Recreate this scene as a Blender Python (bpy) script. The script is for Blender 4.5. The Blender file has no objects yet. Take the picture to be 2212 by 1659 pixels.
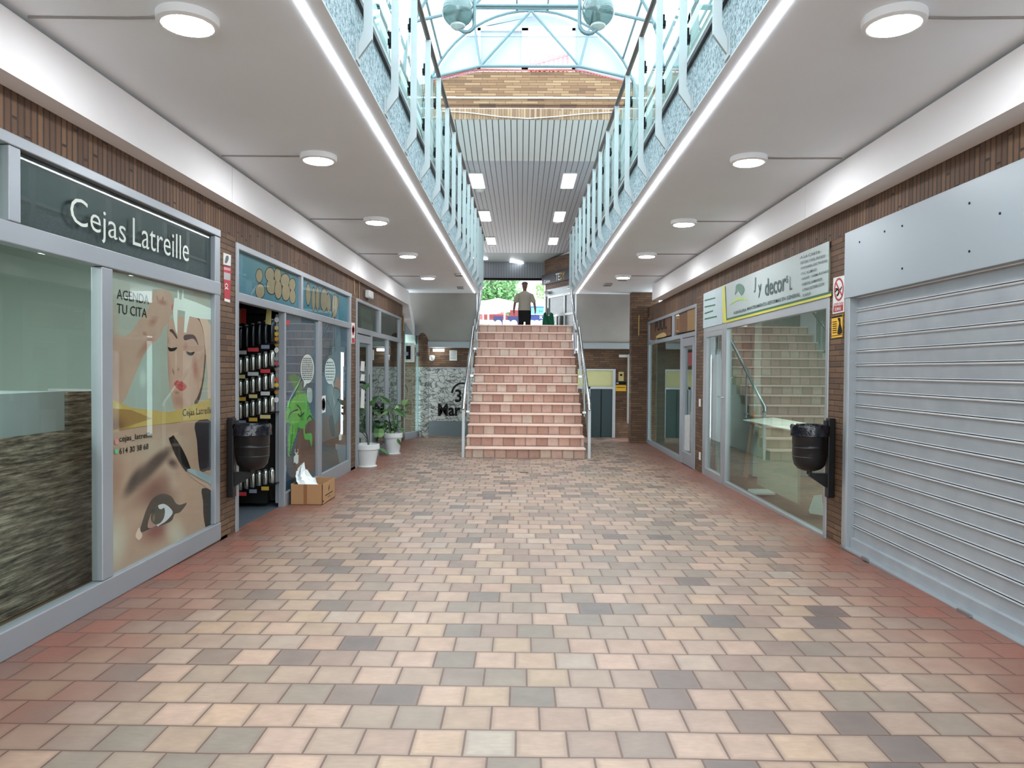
import bpy, math, random
from mathutils import Vector, Matrix
random.seed(7)
SC = bpy.context.scene
COL = SC.collection
# ------------------------------------------------------------------ camera
F, CX, CY, H = 1600.0, 1106.0, 829.5, 1.5
def _basis():
    y = Vector(((1126 - CX) / F, (800 - CY) / F, 1)).normalized()
    r = math.radians(0.45)
    u = Vector((math.sin(r), -math.cos(r), 0)); u -= u.dot(y) * y; u.normalize()
    return y.cross(u), y, u
AX, AY, AZ = _basis()
cam_d = bpy.data.cameras.new('camera'); cam = bpy.data.objects.new('camera', cam_d); COL.objects.link(cam)
cam_d.sensor_width = 36; cam_d.sensor_fit = 'HORIZONTAL'; cam_d.lens = F * 36 / 2212; cam_d.clip_end = 300
cam.matrix_world = Matrix(((AX[0], -AX[1], -AX[2], 0), (AY[0], -AY[1], -AY[2], 0), (AZ[0], -AZ[1], -AZ[2], H), (0, 0, 0, 1)))
SC.camera = cam
# ------------------------------------------------------------------ world, view
SC.view_settings.view_transform = 'Standard'; SC.view_settings.look = 'None'
SC.view_settings.gamma = 1; SC.view_settings.use_curve_mapping = False
SC.view_settings.exposure = 1.5
W = bpy.data.worlds.new('sky'); SC.world = W; W.use_nodes = True
bg = W.node_tree.nodes['Background']; bg.inputs[0].default_value = (0.88, 0.95, 1.0, 1); bg.inputs[1].default_value = 2.2
SC.cycles.max_bounces = 9; SC.cycles.diffuse_bounces = 5; SC.cycles.transparent_max_bounces = 24
SC.cycles.glossy_bounces = 4
SC.cycles.use_denoising = True
SC.cycles.sample_clamp_indirect = 4.0
SC.cycles.caustics_reflective = False; SC.cycles.caustics_refractive = False
LAMP_E, LED_E = 48.0, 9.0

def ray(px, py):
    d = Vector(((px - CX) / F, (py - CY) / F, 1))
    return Vector((AX.dot(d), AY.dot(d), AZ.dot(d)))
def onX(px, py, X):
    d = ray(px, py); t = X / d.x; return Vector((X, d.y * t, H + d.z * t))
def onY(px, py, Y):
    d = ray(px, py); t = Y / d.y; return Vector((d.x * t, Y, H + d.z * t))
def onZ(px, py, Z):
    d = ray(px, py); t = (Z - H) / d.z; return Vector((d.x * t, d.y * t, Z))
XL, XR = -2.63, 2.817
ZS, ZC, ZU = 2.92, 3.26, 3.61          # soffit, gallery ceiling, gallery floor
YB = 17.9                               # back wall
def fz(y): return -0.1 * min(1, max(0, (y - 5) / 8.4))

# ------------------------------------------------------------------ materials
def lin(c):
    return tuple((v / 255 / 12.92) if v <= 10 else ((v / 255 + 0.055) / 1.055) ** 2.4 for v in c[:3]) + (1,)
class NT:
    def __init__(s, name):
        s.m = bpy.data.materials.new(name); s.m.use_nodes = True
        s.t = s.m.node_tree; s.n = s.t.nodes; s.b = s.n['Principled BSDF']
        s.o = s.n['Material Output']
    def N(s, typ, **k):
        n = s.n.new(typ)
        for a, v in k.items(): setattr(n, a, v)
        return n
    def L(s, a, b): s.t.links.new(a, b)
    def math(s, op, a, b=None, c=None):
        n = s.N('ShaderNodeMath', operation=op)
        for i, v in enumerate((a, b, c)):
            if v is None: continue
            if isinstance(v, (int, float)): n.inputs[i].default_value = v
            else: s.L(v, n.inputs[i])
        return n.outputs[0]
    def pos(s): return s.N('ShaderNodeNewGeometry').outputs['Position']
    def sep(s, v):
        n = s.N('ShaderNodeSeparateXYZ'); s.L(v, n.inputs[0]); return n.outputs
    def comb(s, *v):
        n = s.N('ShaderNodeCombineXYZ')
        for i, q in enumerate(v):
            if isinstance(q, (int, float)): n.inputs[i].default_value = q
            else: s.L(q, n.inputs[i])
        return n.outputs[0]
    def plane(s, ax):
        o = s.sep(s.pos()); return s.comb(o['XYZ'.index(ax[0])], o['XYZ'.index(ax[1])], 0)
    def noise(s, vec, scale, detail=3, rough=.5):
        n = s.N('ShaderNodeTexNoise'); n.inputs['Scale'].default_value = scale
        n.inputs['Detail'].default_value = detail; n.inputs['Roughness'].default_value = rough
        s.L(vec, n.inputs['Vector']); return n.outputs['Fac']
    def ramp(s, fac, stops, interp='LINEAR'):
        n = s.N('ShaderNodeValToRGB'); r = n.color_ramp; r.interpolation = interp
        while len(r.elements) < len(stops): r.elements.new(0.5)
        for e, (p, c) in zip(r.elements, stops):
            e.position = p; e.color = c if len(c) == 4 and max(c) <= 1 else lin(c)
        s.L(fac, n.inputs[0]); return n.outputs[0]
    def mix(s, fac, a, b, blend='MIX'):
        n = s.N('ShaderNodeMix', data_type='RGBA', blend_type=blend)
        for i, v in ((0, fac), (6, a), (7, b)):
            if isinstance(v, (int, float)): n.inputs[i].default_value = v
            elif isinstance(v, tuple): n.inputs[i].default_value = v if max(v) <= 1 and len(v) == 4 else lin(v)
            else: s.L(v, n.inputs[i])
        return n.outputs[2]
    def bump(s, h, strength=.3, dist=.01):
        n = s.N('ShaderNodeBump'); n.inputs['Strength'].default_value = strength; n.inputs['Distance'].default_value = dist
        s.L(h, n.inputs['Height']); s.L(n.outputs[0], s.b.inputs['Normal'])
    def rough(s, r, metal=0, spec=None):
        s.b.inputs['Roughness'].default_value = r; s.b.inputs['Metallic'].default_value = metal
        if spec is not None: s.b.inputs['Specular IOR Level'].default_value = spec
def mat(name, c, rough=.6, metal=0, var=.06, scale=6, bump=0, bscale=60, spec=None):
    t = NT(name); t.rough(rough, metal, spec)
    p = t.pos()
    n = t.noise(p, scale, 4)
    v = t.N('ShaderNodeHueSaturation'); v.inputs['Color'].default_value = lin(c)
    t.L(t.math('MULTIPLY_ADD', n, 2 * var, 1 - var), v.inputs['Value'])
    t.L(v.outputs[0], t.b.inputs['Base Color'])
    if bump: t.bump(t.noise(p, bscale, 3), bump, .004)
    return t.m
def emit(name, c, s):
    t = NT(name); t.b.inputs['Base Color'].default_value = lin(c)
    t.b.inputs['Emission Color'].default_value = lin(c); t.b.inputs['Emission Strength'].default_value = s
    return t.m
def glass(name, tint, ior=1.7, extra=0.0, rough=0.0, dirt=0.0):
    t = NT(name); t.n.remove(t.b)
    fr = t.N('ShaderNodeFresnel'); fr.inputs[0].default_value = ior
    f = t.math('ADD', fr.outputs[0], extra)
    f.node.use_clamp = True
    bf = t.N('ShaderNodeNewGeometry').outputs['Backfacing']
    f = t.math('MULTIPLY', f, t.math('SUBTRACT', 1, bf))
    tr = t.N('ShaderNodeBsdfTransparent'); tr.inputs[0].default_value = lin(tint)
    gl = t.N('ShaderNodeBsdfGlossy'); gl.inputs['Roughness'].default_value = rough
    gl.inputs[0].default_value = (.95, 1, .98, 1)
    a = tr.outputs[0]
    if dirt:
        df = t.N('ShaderNodeBsdfDiffuse'); df.inputs[0].default_value = lin((200, 210, 208) if name == 'roof_glass' else (104, 124, 124))
        m0 = t.N('ShaderNodeMixShader'); m0.inputs[0].default_value = dirt
        t.L(a, m0.inputs[1]); t.L(df.outputs[0], m0.inputs[2]); a = m0.outputs[0]
    mx = t.N('ShaderNodeMixShader'); t.L(f, mx.inputs[0]); t.L(a, mx.inputs[1]); t.L(gl.outputs[0], mx.inputs[2])
    t.L(mx.outputs[0], t.o.inputs[0]); return t.m
def cells(t, vec, w, h, stagger=.5, joint=.004, jit=0.0, y0=0.0, wob=0.0):
    """running bond: returns per-cell random colour output, joint mask (1 = joint), row, cell value"""
    o = t.sep(vec); u, v = o[0], o[1]
    if wob:
        v = t.math('ADD', v, t.math('MULTIPLY', t.math('SUBTRACT', t.noise(vec, 1.3, 2), .5), wob))
    vs = t.math('DIVIDE', t.math('SUBTRACT', v, y0), h)
    row = t.math('FLOOR', vs)
    wn0 = t.N('ShaderNodeTexWhiteNoise', noise_dimensions='1D'); t.L(row, wn0.inputs['W'])
    off = t.math('ADD', t.math('MULTIPLY', row, stagger), t.math('MULTIPLY', wn0.outputs['Value'], jit))
    us = t.math('ADD', t.math('DIVIDE', u, w), off)
    col = t.math('FLOOR', us)
    wn = t.N('ShaderNodeTexWhiteNoise', noise_dimensions='3D'); t.L(t.comb(col, row, 3.3), wn.inputs['Vector'])
    fu = t.math('FRACT', us); fv = t.math('FRACT', vs)
    du = t.math('MULTIPLY', t.math('MINIMUM', fu, t.math('SUBTRACT', 1, fu)), w)
    dv = t.math('MULTIPLY', t.math('MINIMUM', fv, t.math('SUBTRACT', 1, fv)), h)
    d = t.math('MINIMUM', du, dv)
    mr = t.N('ShaderNodeMapRange', interpolation_type='SMOOTHSTEP')
    t.L(d, mr.inputs[0]); mr.inputs[1].default_value = joint * .4; mr.inputs[2].default_value = joint
    mr.inputs[3].default_value = 1; mr.inputs[4].default_value = 0
    return wn.outputs['Value'], mr.outputs[0], d, t.sep(wn.outputs['Color'])
def brick(name, ax, w=.24, h=.05, pal=None, mortar=(62, 48, 38), rough=.7, joint=.006, stag=.5, bump=.6):
    t = NT(name); t.rough(rough); vec = t.plane(ax)
    val, jm, d, rc = cells(t, vec, w, h, stag, joint, .3)
    pal = pal or [(0, (92, 66, 50)), (.3, (110, 80, 58)), (.6, (124, 94, 68)), (.85, (102, 74, 54)), (1, (80, 58, 44))]
    c = t.ramp(val, pal)
    c = t.mix(t.math('MULTIPLY', t.noise(vec, 28, 4, .7), .45), c, tuple(int(v * .8) for v in (110, 84, 62)) if name != 'pale_brick' else (120, 92, 68))
    c = t.mix(jm, c, mortar)
    t.L(c, t.b.inputs['Base Color'])
    t.bump(t.math('ADD', t.math('MULTIPLY', t.math('SUBTRACT', 1, jm), 1), t.math('MULTIPLY', t.noise(vec, 60, 3), .4)), bump, .008)
    return t.m
def paver(name, ax, w, h, pal, y0=0, edge=None, joint=.0055, rough=.42, jit=.35):
    t = NT(name); t.rough(rough); vec = t.plane(ax)
    val, jm, d, rc = cells(t, vec, w, h, .5, joint, jit, y0, .03)
    # clusters: slow noise shifts the palette
    sh = t.math('MULTIPLY', t.math('SUBTRACT', t.noise(vec, .55, 2), .5), .55)
    val2 = t.math('ADD', val, sh); val2.node.use_clamp = True
    c = t.ramp(val2, pal)
    c = t.mix(t.math('MULTIPLY', rc[1], .35), c, (196, 160, 138))
    sp = t.N('ShaderNodeTexNoise'); sp.inputs['Scale'].default_value = 1; sp.inputs['Detail'].default_value = 5
    sc = t.N('ShaderNodeVectorMath', operation='MULTIPLY'); t.L(vec, sc.inputs[0]); sc.inputs[1].default_value = (18, 70, 1)
    t.L(sc.outputs[0], sp.inputs['Vector'])
    hsv = t.N('ShaderNodeHueSaturation'); t.L(c, hsv.inputs['Color'])
    mo = t.noise(vec, 7, 3, .6)
    t.L(t.math('MULTIPLY', t.math('MULTIPLY_ADD', sp.outputs['Fac'], .5, .75), t.math('MULTIPLY_ADD', mo, .5, .75)), hsv.inputs['Value'])
    c = hsv.outputs[0]
    # worn rims of each tile
    er = t.N('ShaderNodeMapRange', interpolation_type='SMOOTHSTEP'); t.L(d, er.inputs[0])
    er.inputs[1].default_value = 0; er.inputs[2].default_value = .028; er.inputs[3].default_value = .55; er.inputs[4].default_value = 0
    c = t.mix(er.outputs[0], c, (118, 98, 88))
    if edge:
        o = t.sep(vec)
        a = t.math('ABSOLUTE', t.math('SUBTRACT', o[0], edge[0]))
        a = t.math('ADD', a, t.math('MULTIPLY', t.math('SUBTRACT', t.noise(vec, 1.6, 3), .5), .7))
        mr = t.N('ShaderNodeMapRange', interpolation_type='SMOOTHSTEP'); t.L(a, mr.inputs[0])
        mr.inputs[1].default_value = edge[1]; mr.inputs[2].default_value = edge[2]; mr.inputs[4].default_value = .85
        c = t.mix(mr.outputs[0], c, t.mix(val, (140, 76, 58), (104, 66, 54)))
    c = t.mix(t.math('MULTIPLY', jm, .8), c, (84, 62, 52))
    t.L(c, t.b.inputs['Base Color'])
    t.bump(t.math('ADD', t.math('SUBTRACT', 1, jm), t.math('MULTIPLY', sp.outputs['Fac'], .25)), .35, .004)
    t.L(t.math('MULTIPLY_ADD', sp.outputs['Fac'], .3, rough - .12), t.b.inputs['Roughness'])
    return t.m
def paint(name, ax, base, layers, rough=.5, grain=.05, gscale=12):
    """a printed picture: soft ellipses (p1, p2 = long axis ends in metres, w = half width, softness, colour)"""
    t = NT(name); t.rough(rough); vec = t.plane(ax)
    c = lin(base)
    for (p1, p2, w, s, col) in layers:
        cx, cy = (p1[0] + p2[0]) / 2, (p1[1] + p2[1]) / 2
        dx, dy = p2[0] - p1[0], p2[1] - p1[1]
        mp = t.N('ShaderNodeMapping', vector_type='TEXTURE')
        mp.inputs['Location'].default_value = (cx, cy, 0); mp.inputs['Rotation'].default_value = (0, 0, math.atan2(dy, dx))
        mp.inputs['Scale'].default_value = (max(1e-4, math.hypot(dx, dy) / 2), w, 1)
        t.L(vec, mp.inputs[0])
        ln = t.N('ShaderNodeVectorMath', operation='LENGTH'); t.L(mp.outputs[0], ln.inputs[0])
        mr = t.N('ShaderNodeMapRange', interpolation_type='SMOOTHSTEP'); t.L(ln.outputs['Value'], mr.inputs[0])
        mr.inputs[1].default_value = max(0, 1 - s); mr.inputs[2].default_value = 1 + s * .6; mr.inputs[3].default_value = 1; mr.inputs[4].default_value = 0
        c = t.mix(mr.outputs[0], c, lin(col))
    if grain:
        h = t.N('ShaderNodeHueSaturation')
        if isinstance(c, tuple): h.inputs['Color'].default_value = c
        else: t.L(c, h.inputs['Color'])
        t.L(t.math('MULTIPLY_ADD', t.noise(vec, gscale, 5), 2 * grain, .76 - grain), h.inputs['Value']); h.inputs['Saturation'].default_value = .98; c = h.outputs[0]
    t.L(c, t.b.inputs['Base Color']); return t.m

M = {}
M['ceil'] = mat('painted_plaster', (236, 242, 247), .85, var=.03, scale=1.5, bump=.08, bscale=120)
M['beamgrey'] = mat('grey_beam_paint', (158, 166, 168), .7)
M['rough_slope'] = mat('rough_grey_render', (152, 148, 142), .9, var=.12, scale=3, bump=.5, bscale=40)
M['fascia'] = mat('white_paint', (244, 244, 245), .7, var=.03, scale=2)
M['alu'] = mat('brushed_aluminium', (158, 164, 170), .42, .35, var=.05, scale=3)
M['alu2'] = mat('anodised_aluminium', (172, 178, 182), .35, .5, var=.04, scale=5)
M['steel'] = mat('polished_steel', (190, 196, 198), .18, 1, var=.03)
M['post'] = mat('galvanised_post', (196, 202, 204), .45, .1, var=.06, scale=9)
M['rail'] = mat('dark_wood_handrail', (92, 78, 72), .45, var=.1)
M['black'] = mat('black_plastic', (13, 13, 15), .38, var=.1)
M['liner'] = mat('bin_liner', (22, 24, 32), .16, var=.2, scale=30, bump=1.0, bscale=45)
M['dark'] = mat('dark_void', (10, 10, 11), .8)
M['white'] = mat('white_plastic', (236, 238, 238), .35, var=.02)
M['paper'] = mat('paper', (226, 228, 224), .8, var=.03)
M['teal_pipe'] = mat('green_painted_steel', (104, 128, 134), .4, .2, var=.06)
M['floor'] = paver('clay_tiles', 'XY', .208, .2131, [(0, (86, 80, 79)), (.08, (106, 97, 92)), (.25, (124, 113, 102)), (.42, (139, 122, 108)), (.6, (154, 131, 119)), (.74, (157, 135, 114)), (.88, (141, 118, 106)), (1, (157, 143, 130))], y0=2.847 - .2131 * 40, edge=(.09, 1.7, 2.75))
M['riser'] = paver('stair_tiles', 'XZ', .205, .1907, [(0, (150, 108, 94)), (.25, (170, 128, 112)), (.45, (180, 144, 128)), (.65, (188, 154, 140)), (.85, (196, 178, 162)), (1, (162, 118, 102))], y0=-.1, joint=.004, jit=.5)
M['nosing'] = mat('stair_nosing', (232, 200, 184), .4, var=.1, scale=8)
M['brickL'] = brick('brown_brick', 'YZ')
M['brickLv'] = brick('soldier_brick', 'ZY', w=1.2, h=.052, joint=.009, bump=.9)
M['brickX'] = brick('brown_brick_front', 'XZ')
M['brickFar'] = brick('pale_brick', 'XZ', w=.3, h=.048, pal=[(0, (120, 86, 58)), (.3, (144, 108, 76)), (.6, (166, 134, 100)), (.85, (132, 96, 64)), (1, (98, 70, 50))], mortar=(98, 76, 58))  # paler brown palette for the gable and the far building
M['brickFarV'] = brick('pale_soldier_brick', 'ZX', w=1.2, h=.05, pal=[(0, (140, 108, 78)), (.5, (176, 148, 116)), (1, (122, 90, 66))], mortar=(104, 80, 62))
def stucco():
    t = NT('rough_stucco'); t.rough(.8); p = t.pos()
    n = t.noise(p, 42, 4, .7)
    t.L(t.ramp(n, [(.36, (110, 132, 142)), (.5, (196, 214, 222)), (.62, (232, 242, 246))]), t.b.inputs['Base Color'])
    t.bump(n, 1.0, .02); return t.m
M['stucco'] = stucco()
def slat(name, axis, pitch, c, dark, depth=.6, lw=.006):
    t = NT(name); t.rough(.5, .1); o = t.sep(t.pos())
    f = t.math('FRACT', t.math('DIVIDE', o['XYZ'.index(axis)], pitch))
    d = t.math('MULTIPLY', t.math('MINIMUM', f, t.math('SUBTRACT', 1, f)), pitch)
    mr = t.N('ShaderNodeMapRange', interpolation_type='SMOOTHSTEP'); t.L(d, mr.inputs[0])
    mr.inputs[1].default_value = lw * .5; mr.inputs[2].default_value = lw * 1.3; mr.inputs[3].default_value = 1; mr.inputs[4].default_value = 0
    t.L(t.mix(mr.outputs[0], c, dark), t.b.inputs['Base Color'])
    t.bump(t.math('SUBTRACT', 1, mr.outputs[0]), .6, .01); return t.m
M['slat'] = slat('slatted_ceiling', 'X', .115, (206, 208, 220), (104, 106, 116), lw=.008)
def shutter_mat():
    t = NT('galvanised_shutter'); t.rough(.4, .25); p = t.plane('YZ')
    sc = t.N('ShaderNodeVectorMath', operation='MULTIPLY'); t.L(p, sc.inputs[0]); sc.inputs[1].default_value = (3, 160, 1)
    n = t.noise(sc.outputs[0], 1, 4)
    n2 = t.noise(p, 5, 4)
    c = t.ramp(n2, [(.3, (160, 166, 172)), (.7, (172, 178, 182))])
    h = t.N('ShaderNodeHueSaturation'); t.L(c, h.inputs['Color']); t.L(t.math('MULTIPLY_ADD', n, .16, .92), h.inputs['Value'])
    t.L(h.outputs[0], t.b.inputs['Base Color']); t.bump(n, .05, .001); return t.m
M['shutter'] = shutter_mat()
M['panelgrey'] = mat('grey_lacquer', (160, 170, 176), .4, .1, var=.02, scale=1)
def marble():
    t = NT('crackled_marble'); t.rough(.3); p = t.plane('XZ')
    n = t.N('ShaderNodeTexNoise'); n.inputs['Scale'].default_value = 5; n.inputs['Detail'].default_value = 5; t.L(p, n.inputs['Vector'])
    ad = t.N('ShaderNodeVectorMath', operation='MULTIPLY_ADD'); t.L(n.outputs['Color'], ad.inputs[0]); ad.inputs[1].default_value = (.5, .5, 0)
    st = t.N('ShaderNodeVectorMath', operation='MULTIPLY'); t.L(p, st.inputs[0]); st.inputs[1].default_value = (1, 1.9, 1)
    t.L(st.outputs[0], ad.inputs[2])
    v = t.N('ShaderNodeTexVoronoi', feature='DISTANCE_TO_EDGE'); v.inputs['Scale'].default_value = 6; t.L(ad.outputs[0], v.inputs['Vector'])
    c = t.ramp(v.outputs['Distance'], [(0, (40, 44, 44)), (.03, (100, 104, 102)), (.08, (172, 174, 168)), (.5, (188, 190, 184))])
    t.L(c, t.b.inputs['Base Color']); return t.m
M['marble'] = marble()
def stoneclad():
    t = NT('split_stone_cladding'); t.rough(.7); p = t.plane('YZ')
    sc = t.N('ShaderNodeVectorMath', operation='MULTIPLY'); t.L(p, sc.inputs[0]); sc.inputs[1].default_value = (3.0, 34, 1)
    n = t.noise(sc.outputs[0], 1.2, 9, .72)
    c = t.ramp(n, [(.36, (30, 28, 24)), (.45, (104, 94, 80)), (.54, (160, 148, 128)), (.64, (214, 202, 182))])
    t.L(c, t.b.inputs['Base Color']); t.bump(n, 1, .03); return t.m
M['stone'] = stoneclad()
M['glass'] = glass('shop_glass', (250, 254, 252), 1.3, .0)
M['glassJ'] = glass('dark_shop_glass', (232, 244, 240), 1.8, .1)
M['glassdark'] = glass('smoked_glass', (190, 206, 200), 1.8, .08)
M['railglass'] = glass('balustrade_glass', (222, 240, 240), 1.4, .03)
M['roofglass'] = glass('roof_glass', (240, 250, 252), 1.3, .0, 0, .12)
M['globe'] = glass('globe_glass', (150, 172, 172), 1.5, .02, .05, .55)
M['wallpale'] = mat('pale_wall', (196, 206, 204), .8, var=.04, scale=1)
M['wallshop'] = mat('grey_green_wall', (150, 164, 158), .8, var=.05, scale=1)
M['plasterW'] = mat('white_plaster', (222, 222, 216), .8, var=.04)
M['darkfloor'] = mat('dark_carpet', (62, 72, 80), .9, var=.2, scale=120)
M['woodfloor'] = mat('brown_laminate', (110, 88, 64), .5, var=.1, scale=3)
M['card'] = mat('cardboard', (176, 134, 94), .8, var=.05, scale=9)
M['tape'] = mat('brown_tape', (146, 100, 62), .4)
M['bag'] = mat('white_plastic_bag', (232, 238, 238), .3, var=.05, scale=14, bump=.6, bscale=22)
M['red'] = mat('sign_red', (176, 30, 48), .5); M['ink'] = mat('black_ink', (9, 9, 11), .6, spec=.2)
M['yellow'] = mat('sign_yellow', (240, 186, 40), .5); M['greenink'] = mat('green_ink', (36, 96, 62), .5)
M['letter'] = mat('vinyl_letter', (214, 224, 216), .5, var=.02)
M['soil'] = mat('soil', (40, 32, 26), .9); M['leaf'] = mat('leaf_green', (62, 104, 52), .45, var=.25, scale=10)
M['leaf2'] = mat('light_leaf', (128, 168, 104), .45, var=.2, scale=20); M['stem'] = mat('dark_stem', (44, 44, 34), .6)

# ------------------------------------------------------------------ mesh helpers
def tag(o, label=None, cat=None, group=None, kind=None):
    if label: o['label'] = label
    if cat: o['category'] = cat
    if group: o['group'] = group
    if kind: o['kind'] = kind
    return o
def E(name, loc, label=None, cat=None, group=None, kind=None):
    o = bpy.data.objects.new(name, None); COL.objects.link(o); o.location = loc; o.empty_display_size = .1
    return tag(o, label, cat, group, kind)
def wloc(o):
    v = Vector((0, 0, 0))
    while o is not None: v += o.location; o = o.parent
    return v
class MB:
    def __init__(s): s.v = []; s.f = []
    def box(s, x0, x1, y0, y1, z0, z1):
        if x0 > x1: x0, x1 = x1, x0
        if y0 > y1: y0, y1 = y1, y0
        if z0 > z1: z0, z1 = z1, z0
        b = len(s.v); s.v += [(x, y, z) for z in (z0, z1) for y in (y0, y1) for x in (x0, x1)]
        s.f += [tuple(b + i for i in q) for q in ((0, 2, 3, 1), (4, 5, 7, 6), (0, 1, 5, 4), (2, 6, 7, 3), (0, 4, 6, 2), (1, 3, 7, 5))]
        return s
    def hexa(s, p):      # 8 points: bottom loop of 4, top loop of 4
        b = len(s.v); s.v += [tuple(q) for q in p]
        s.f += [tuple(b + i for i in q) for q in ((3, 2, 1, 0), (4, 5, 6, 7), (0, 1, 5, 4), (1, 2, 6, 5), (2, 3, 7, 6), (3, 0, 4, 7))]
        return s
    def prism(s, pts, d):    # extrude polygon pts along vector d
        b = len(s.v); n = len(pts); d = Vector(d)
        s.v += [tuple(Vector(p)) for p in pts] + [tuple(Vector(p) + d) for p in pts]
        s.f += [tuple(b + i for i in range(n - 1, -1, -1)), tuple(b + n + i for i in range(n))]
        s.f += [(b + i, b + (i + 1) % n, b + n + (i + 1) % n, b + n + i) for i in range(n)]
        return s
    def tube(s, pts, r, n=10, caps=True, closed=False):
        pts = [Vector(p) for p in pts]; b = len(s.v); k = len(pts); up = None
        for i, p in enumerate(pts):
            if closed: t = pts[(i + 1) % k] - pts[i - 1]
            else: t = pts[min(i + 1, k - 1)] - pts[max(i - 1, 0)]
            t.normalize()
            if up is None:
                up = Vector((0, 0, 1)) if abs(t.z) < .9 else Vector((1, 0, 0))
            a = (up - up.dot(t) * t).normalized(); up = a; c = t.cross(a)
            rr = r[i] if isinstance(r, (list, tuple)) else r
            s.v += [tuple(p + (a * math.cos(2 * math.pi * j / n) + c * math.sin(2 * math.pi * j / n)) * rr) for j in range(n)]
        for i in range(k if closed else k - 1):
            i2 = (i + 1) % k
            s.f += [(b + i * n + j, b + i * n + (j + 1) % n, b + i2 * n + (j + 1) % n, b + i2 * n + j) for j in range(n)]
        if caps and not closed:
            s.f += [tuple(b + j for j in range(n - 1, -1, -1)), tuple(b + (k - 1) * n + j for j in range(n))]
        return s
    def lathe(s, prof, c=(0, 0, 0), n=28, wob=None):   # profile (r, z)
        b = len(s.v); k = len(prof)
        for i, (r, z) in enumerate(prof):
            for j in range(n):
                a = 2 * math.pi * j / n; q = r * (1 + (wob(a, i) if wob else 0))
                s.v.append((c[0] + q * math.cos(a), c[1] + q * math.sin(a), c[2] + z))
        for i in range(k - 1):
            s.f += [(b + i * n + j, b + i * n + (j + 1) % n, b + (i + 1) * n + (j + 1) % n, b + (i + 1) * n + j) for j in range(n)]
        s.f += [tuple(b + j for j in range(n - 1, -1, -1)), tuple(b + (k - 1) * n + j for j in range(n))]
        return s
    def bar(s, p, q, w, h=None, up=(0, 0, 1)):
        p, q = Vector(p), Vector(q); t = (q - p).normalized(); h = h or w; up = Vector(up)
        if abs(t.dot(up)) > .95: up = Vector((1, 0, 0))
        a = t.cross(up).normalized() * w / 2; c = a.cross(t).normalized() * h / 2
        return s.hexa([p - a - c, p + a - c, p + a + c, p - a + c, q - a - c, q + a - c, q + a + c, q - a + c])
    def build(s, name, m, parent=None, label=None, cat=None, group=None, kind=None, smooth=False, bevel=0, local=False):
        vs = s.v
        if parent is None:
            if not local:
                xs, ys, zs = zip(*vs); o0 = Vector(((min(xs) + max(xs)) / 2, (min(ys) + max(ys)) / 2, min(zs)))
            else: o0 = Vector((0, 0, 0))
        else: o0 = Vector((0, 0, 0)) if local else wloc(parent)
        me = bpy.data.meshes.new(name); me.from_pydata([tuple(Vector(v) - o0) for v in vs], [], s.f); me.update()
        o = bpy.data.objects.new(name, me); COL.objects.link(o); me.materials.append(M[m] if isinstance(m, str) else m)
        if parent is None: o.location = o0
        else: o.parent = parent
        if smooth:
            for p in me.polygons: p.use_smooth = True
            try: me.set_sharp_from_angle(angle=math.radians(40))
            except Exception: pass
        if bevel:
            b = o.modifiers.new('bevel', 'BEVEL'); b.width = bevel; b.segments = 2; b.limit_method = 'ANGLE'
        return tag(o, label, cat, group, kind)
def S(m, name, mt, **k): return m.build(name, mt, kind='structure', **k)
def Bx(*a): return MB().box(*a)
def cr(pts, n=6, closed=True):
    out = []; k = len(pts)
    for i in range(k if closed else k - 1):
        p = [Vector(pts[(i + j) % k]) if closed else Vector(pts[min(max(i + j, 0), k - 1)]) for j in (-1, 0, 1, 2)]
        for q in range(n):
            t = q / n
            out.append(.5 * ((2 * p[1]) + (-p[0] + p[2]) * t + (2 * p[0] - 5 * p[1] + 4 * p[2] - p[3]) * t * t + (-p[0] + 3 * p[1] - 3 * p[2] + p[3]) * t ** 3))
    if not closed: out.append(Vector(pts[-1]))
    return out
NRM = {'L': Vector((1, 0, 0)), 'R': Vector((-1, 0, 0)), 'B': Vector((0, -1, 0))}
def P3(side, px, py, off=0.0, base=None):
    if side == 'L': return onX(px, py, (XL if base is None else base) + off)
    if side == 'R': return onX(px, py, (XR if base is None else base) - off)
    return onY(px, py, (YB if base is None else base) - off)
def decal(m, side, pts, off, base=None, smooth=0, t=.0008):
    """flat print cut to a shape, given by points of the photograph laid on the wall plane"""
    if smooth: pts = cr([(a, b) for a, b in pts], smooth)
    q = [P3(side, p[0], p[1], off, base) for p in pts]
    n = Vector((0, 0, 0))
    for i in range(len(q)): n += q[i].cross(q[(i + 1) % len(q)])
    if n.dot(NRM[side]) < 0: q = q[::-1]
    q = [v - NRM[side] * t for v in q]
    m.prism(q, NRM[side] * t); return m
def stroke(m, side, pts, off, w, base=None, smooth=4):
    if smooth: pts = cr(pts, smooth, False)
    q = [P3(side, p[0], p[1], off, base) for p in pts]; N_ = NRM[side]
    k = len(q); L_, R_ = [], []
    for i in range(k):
        t = (q[min(i + 1, k - 1)] - q[max(i - 1, 0)]).normalized(); a = t.cross(N_) * w / 2
        L_.append(q[i] + a); R_.append(q[i] - a)
    b = len(m.v); m.v += [tuple(v) for v in L_ + R_]
    m.f += [(b + i, b + i + 1, b + k + i + 1, b + k + i) for i in range(k - 1)]; return m
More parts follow.
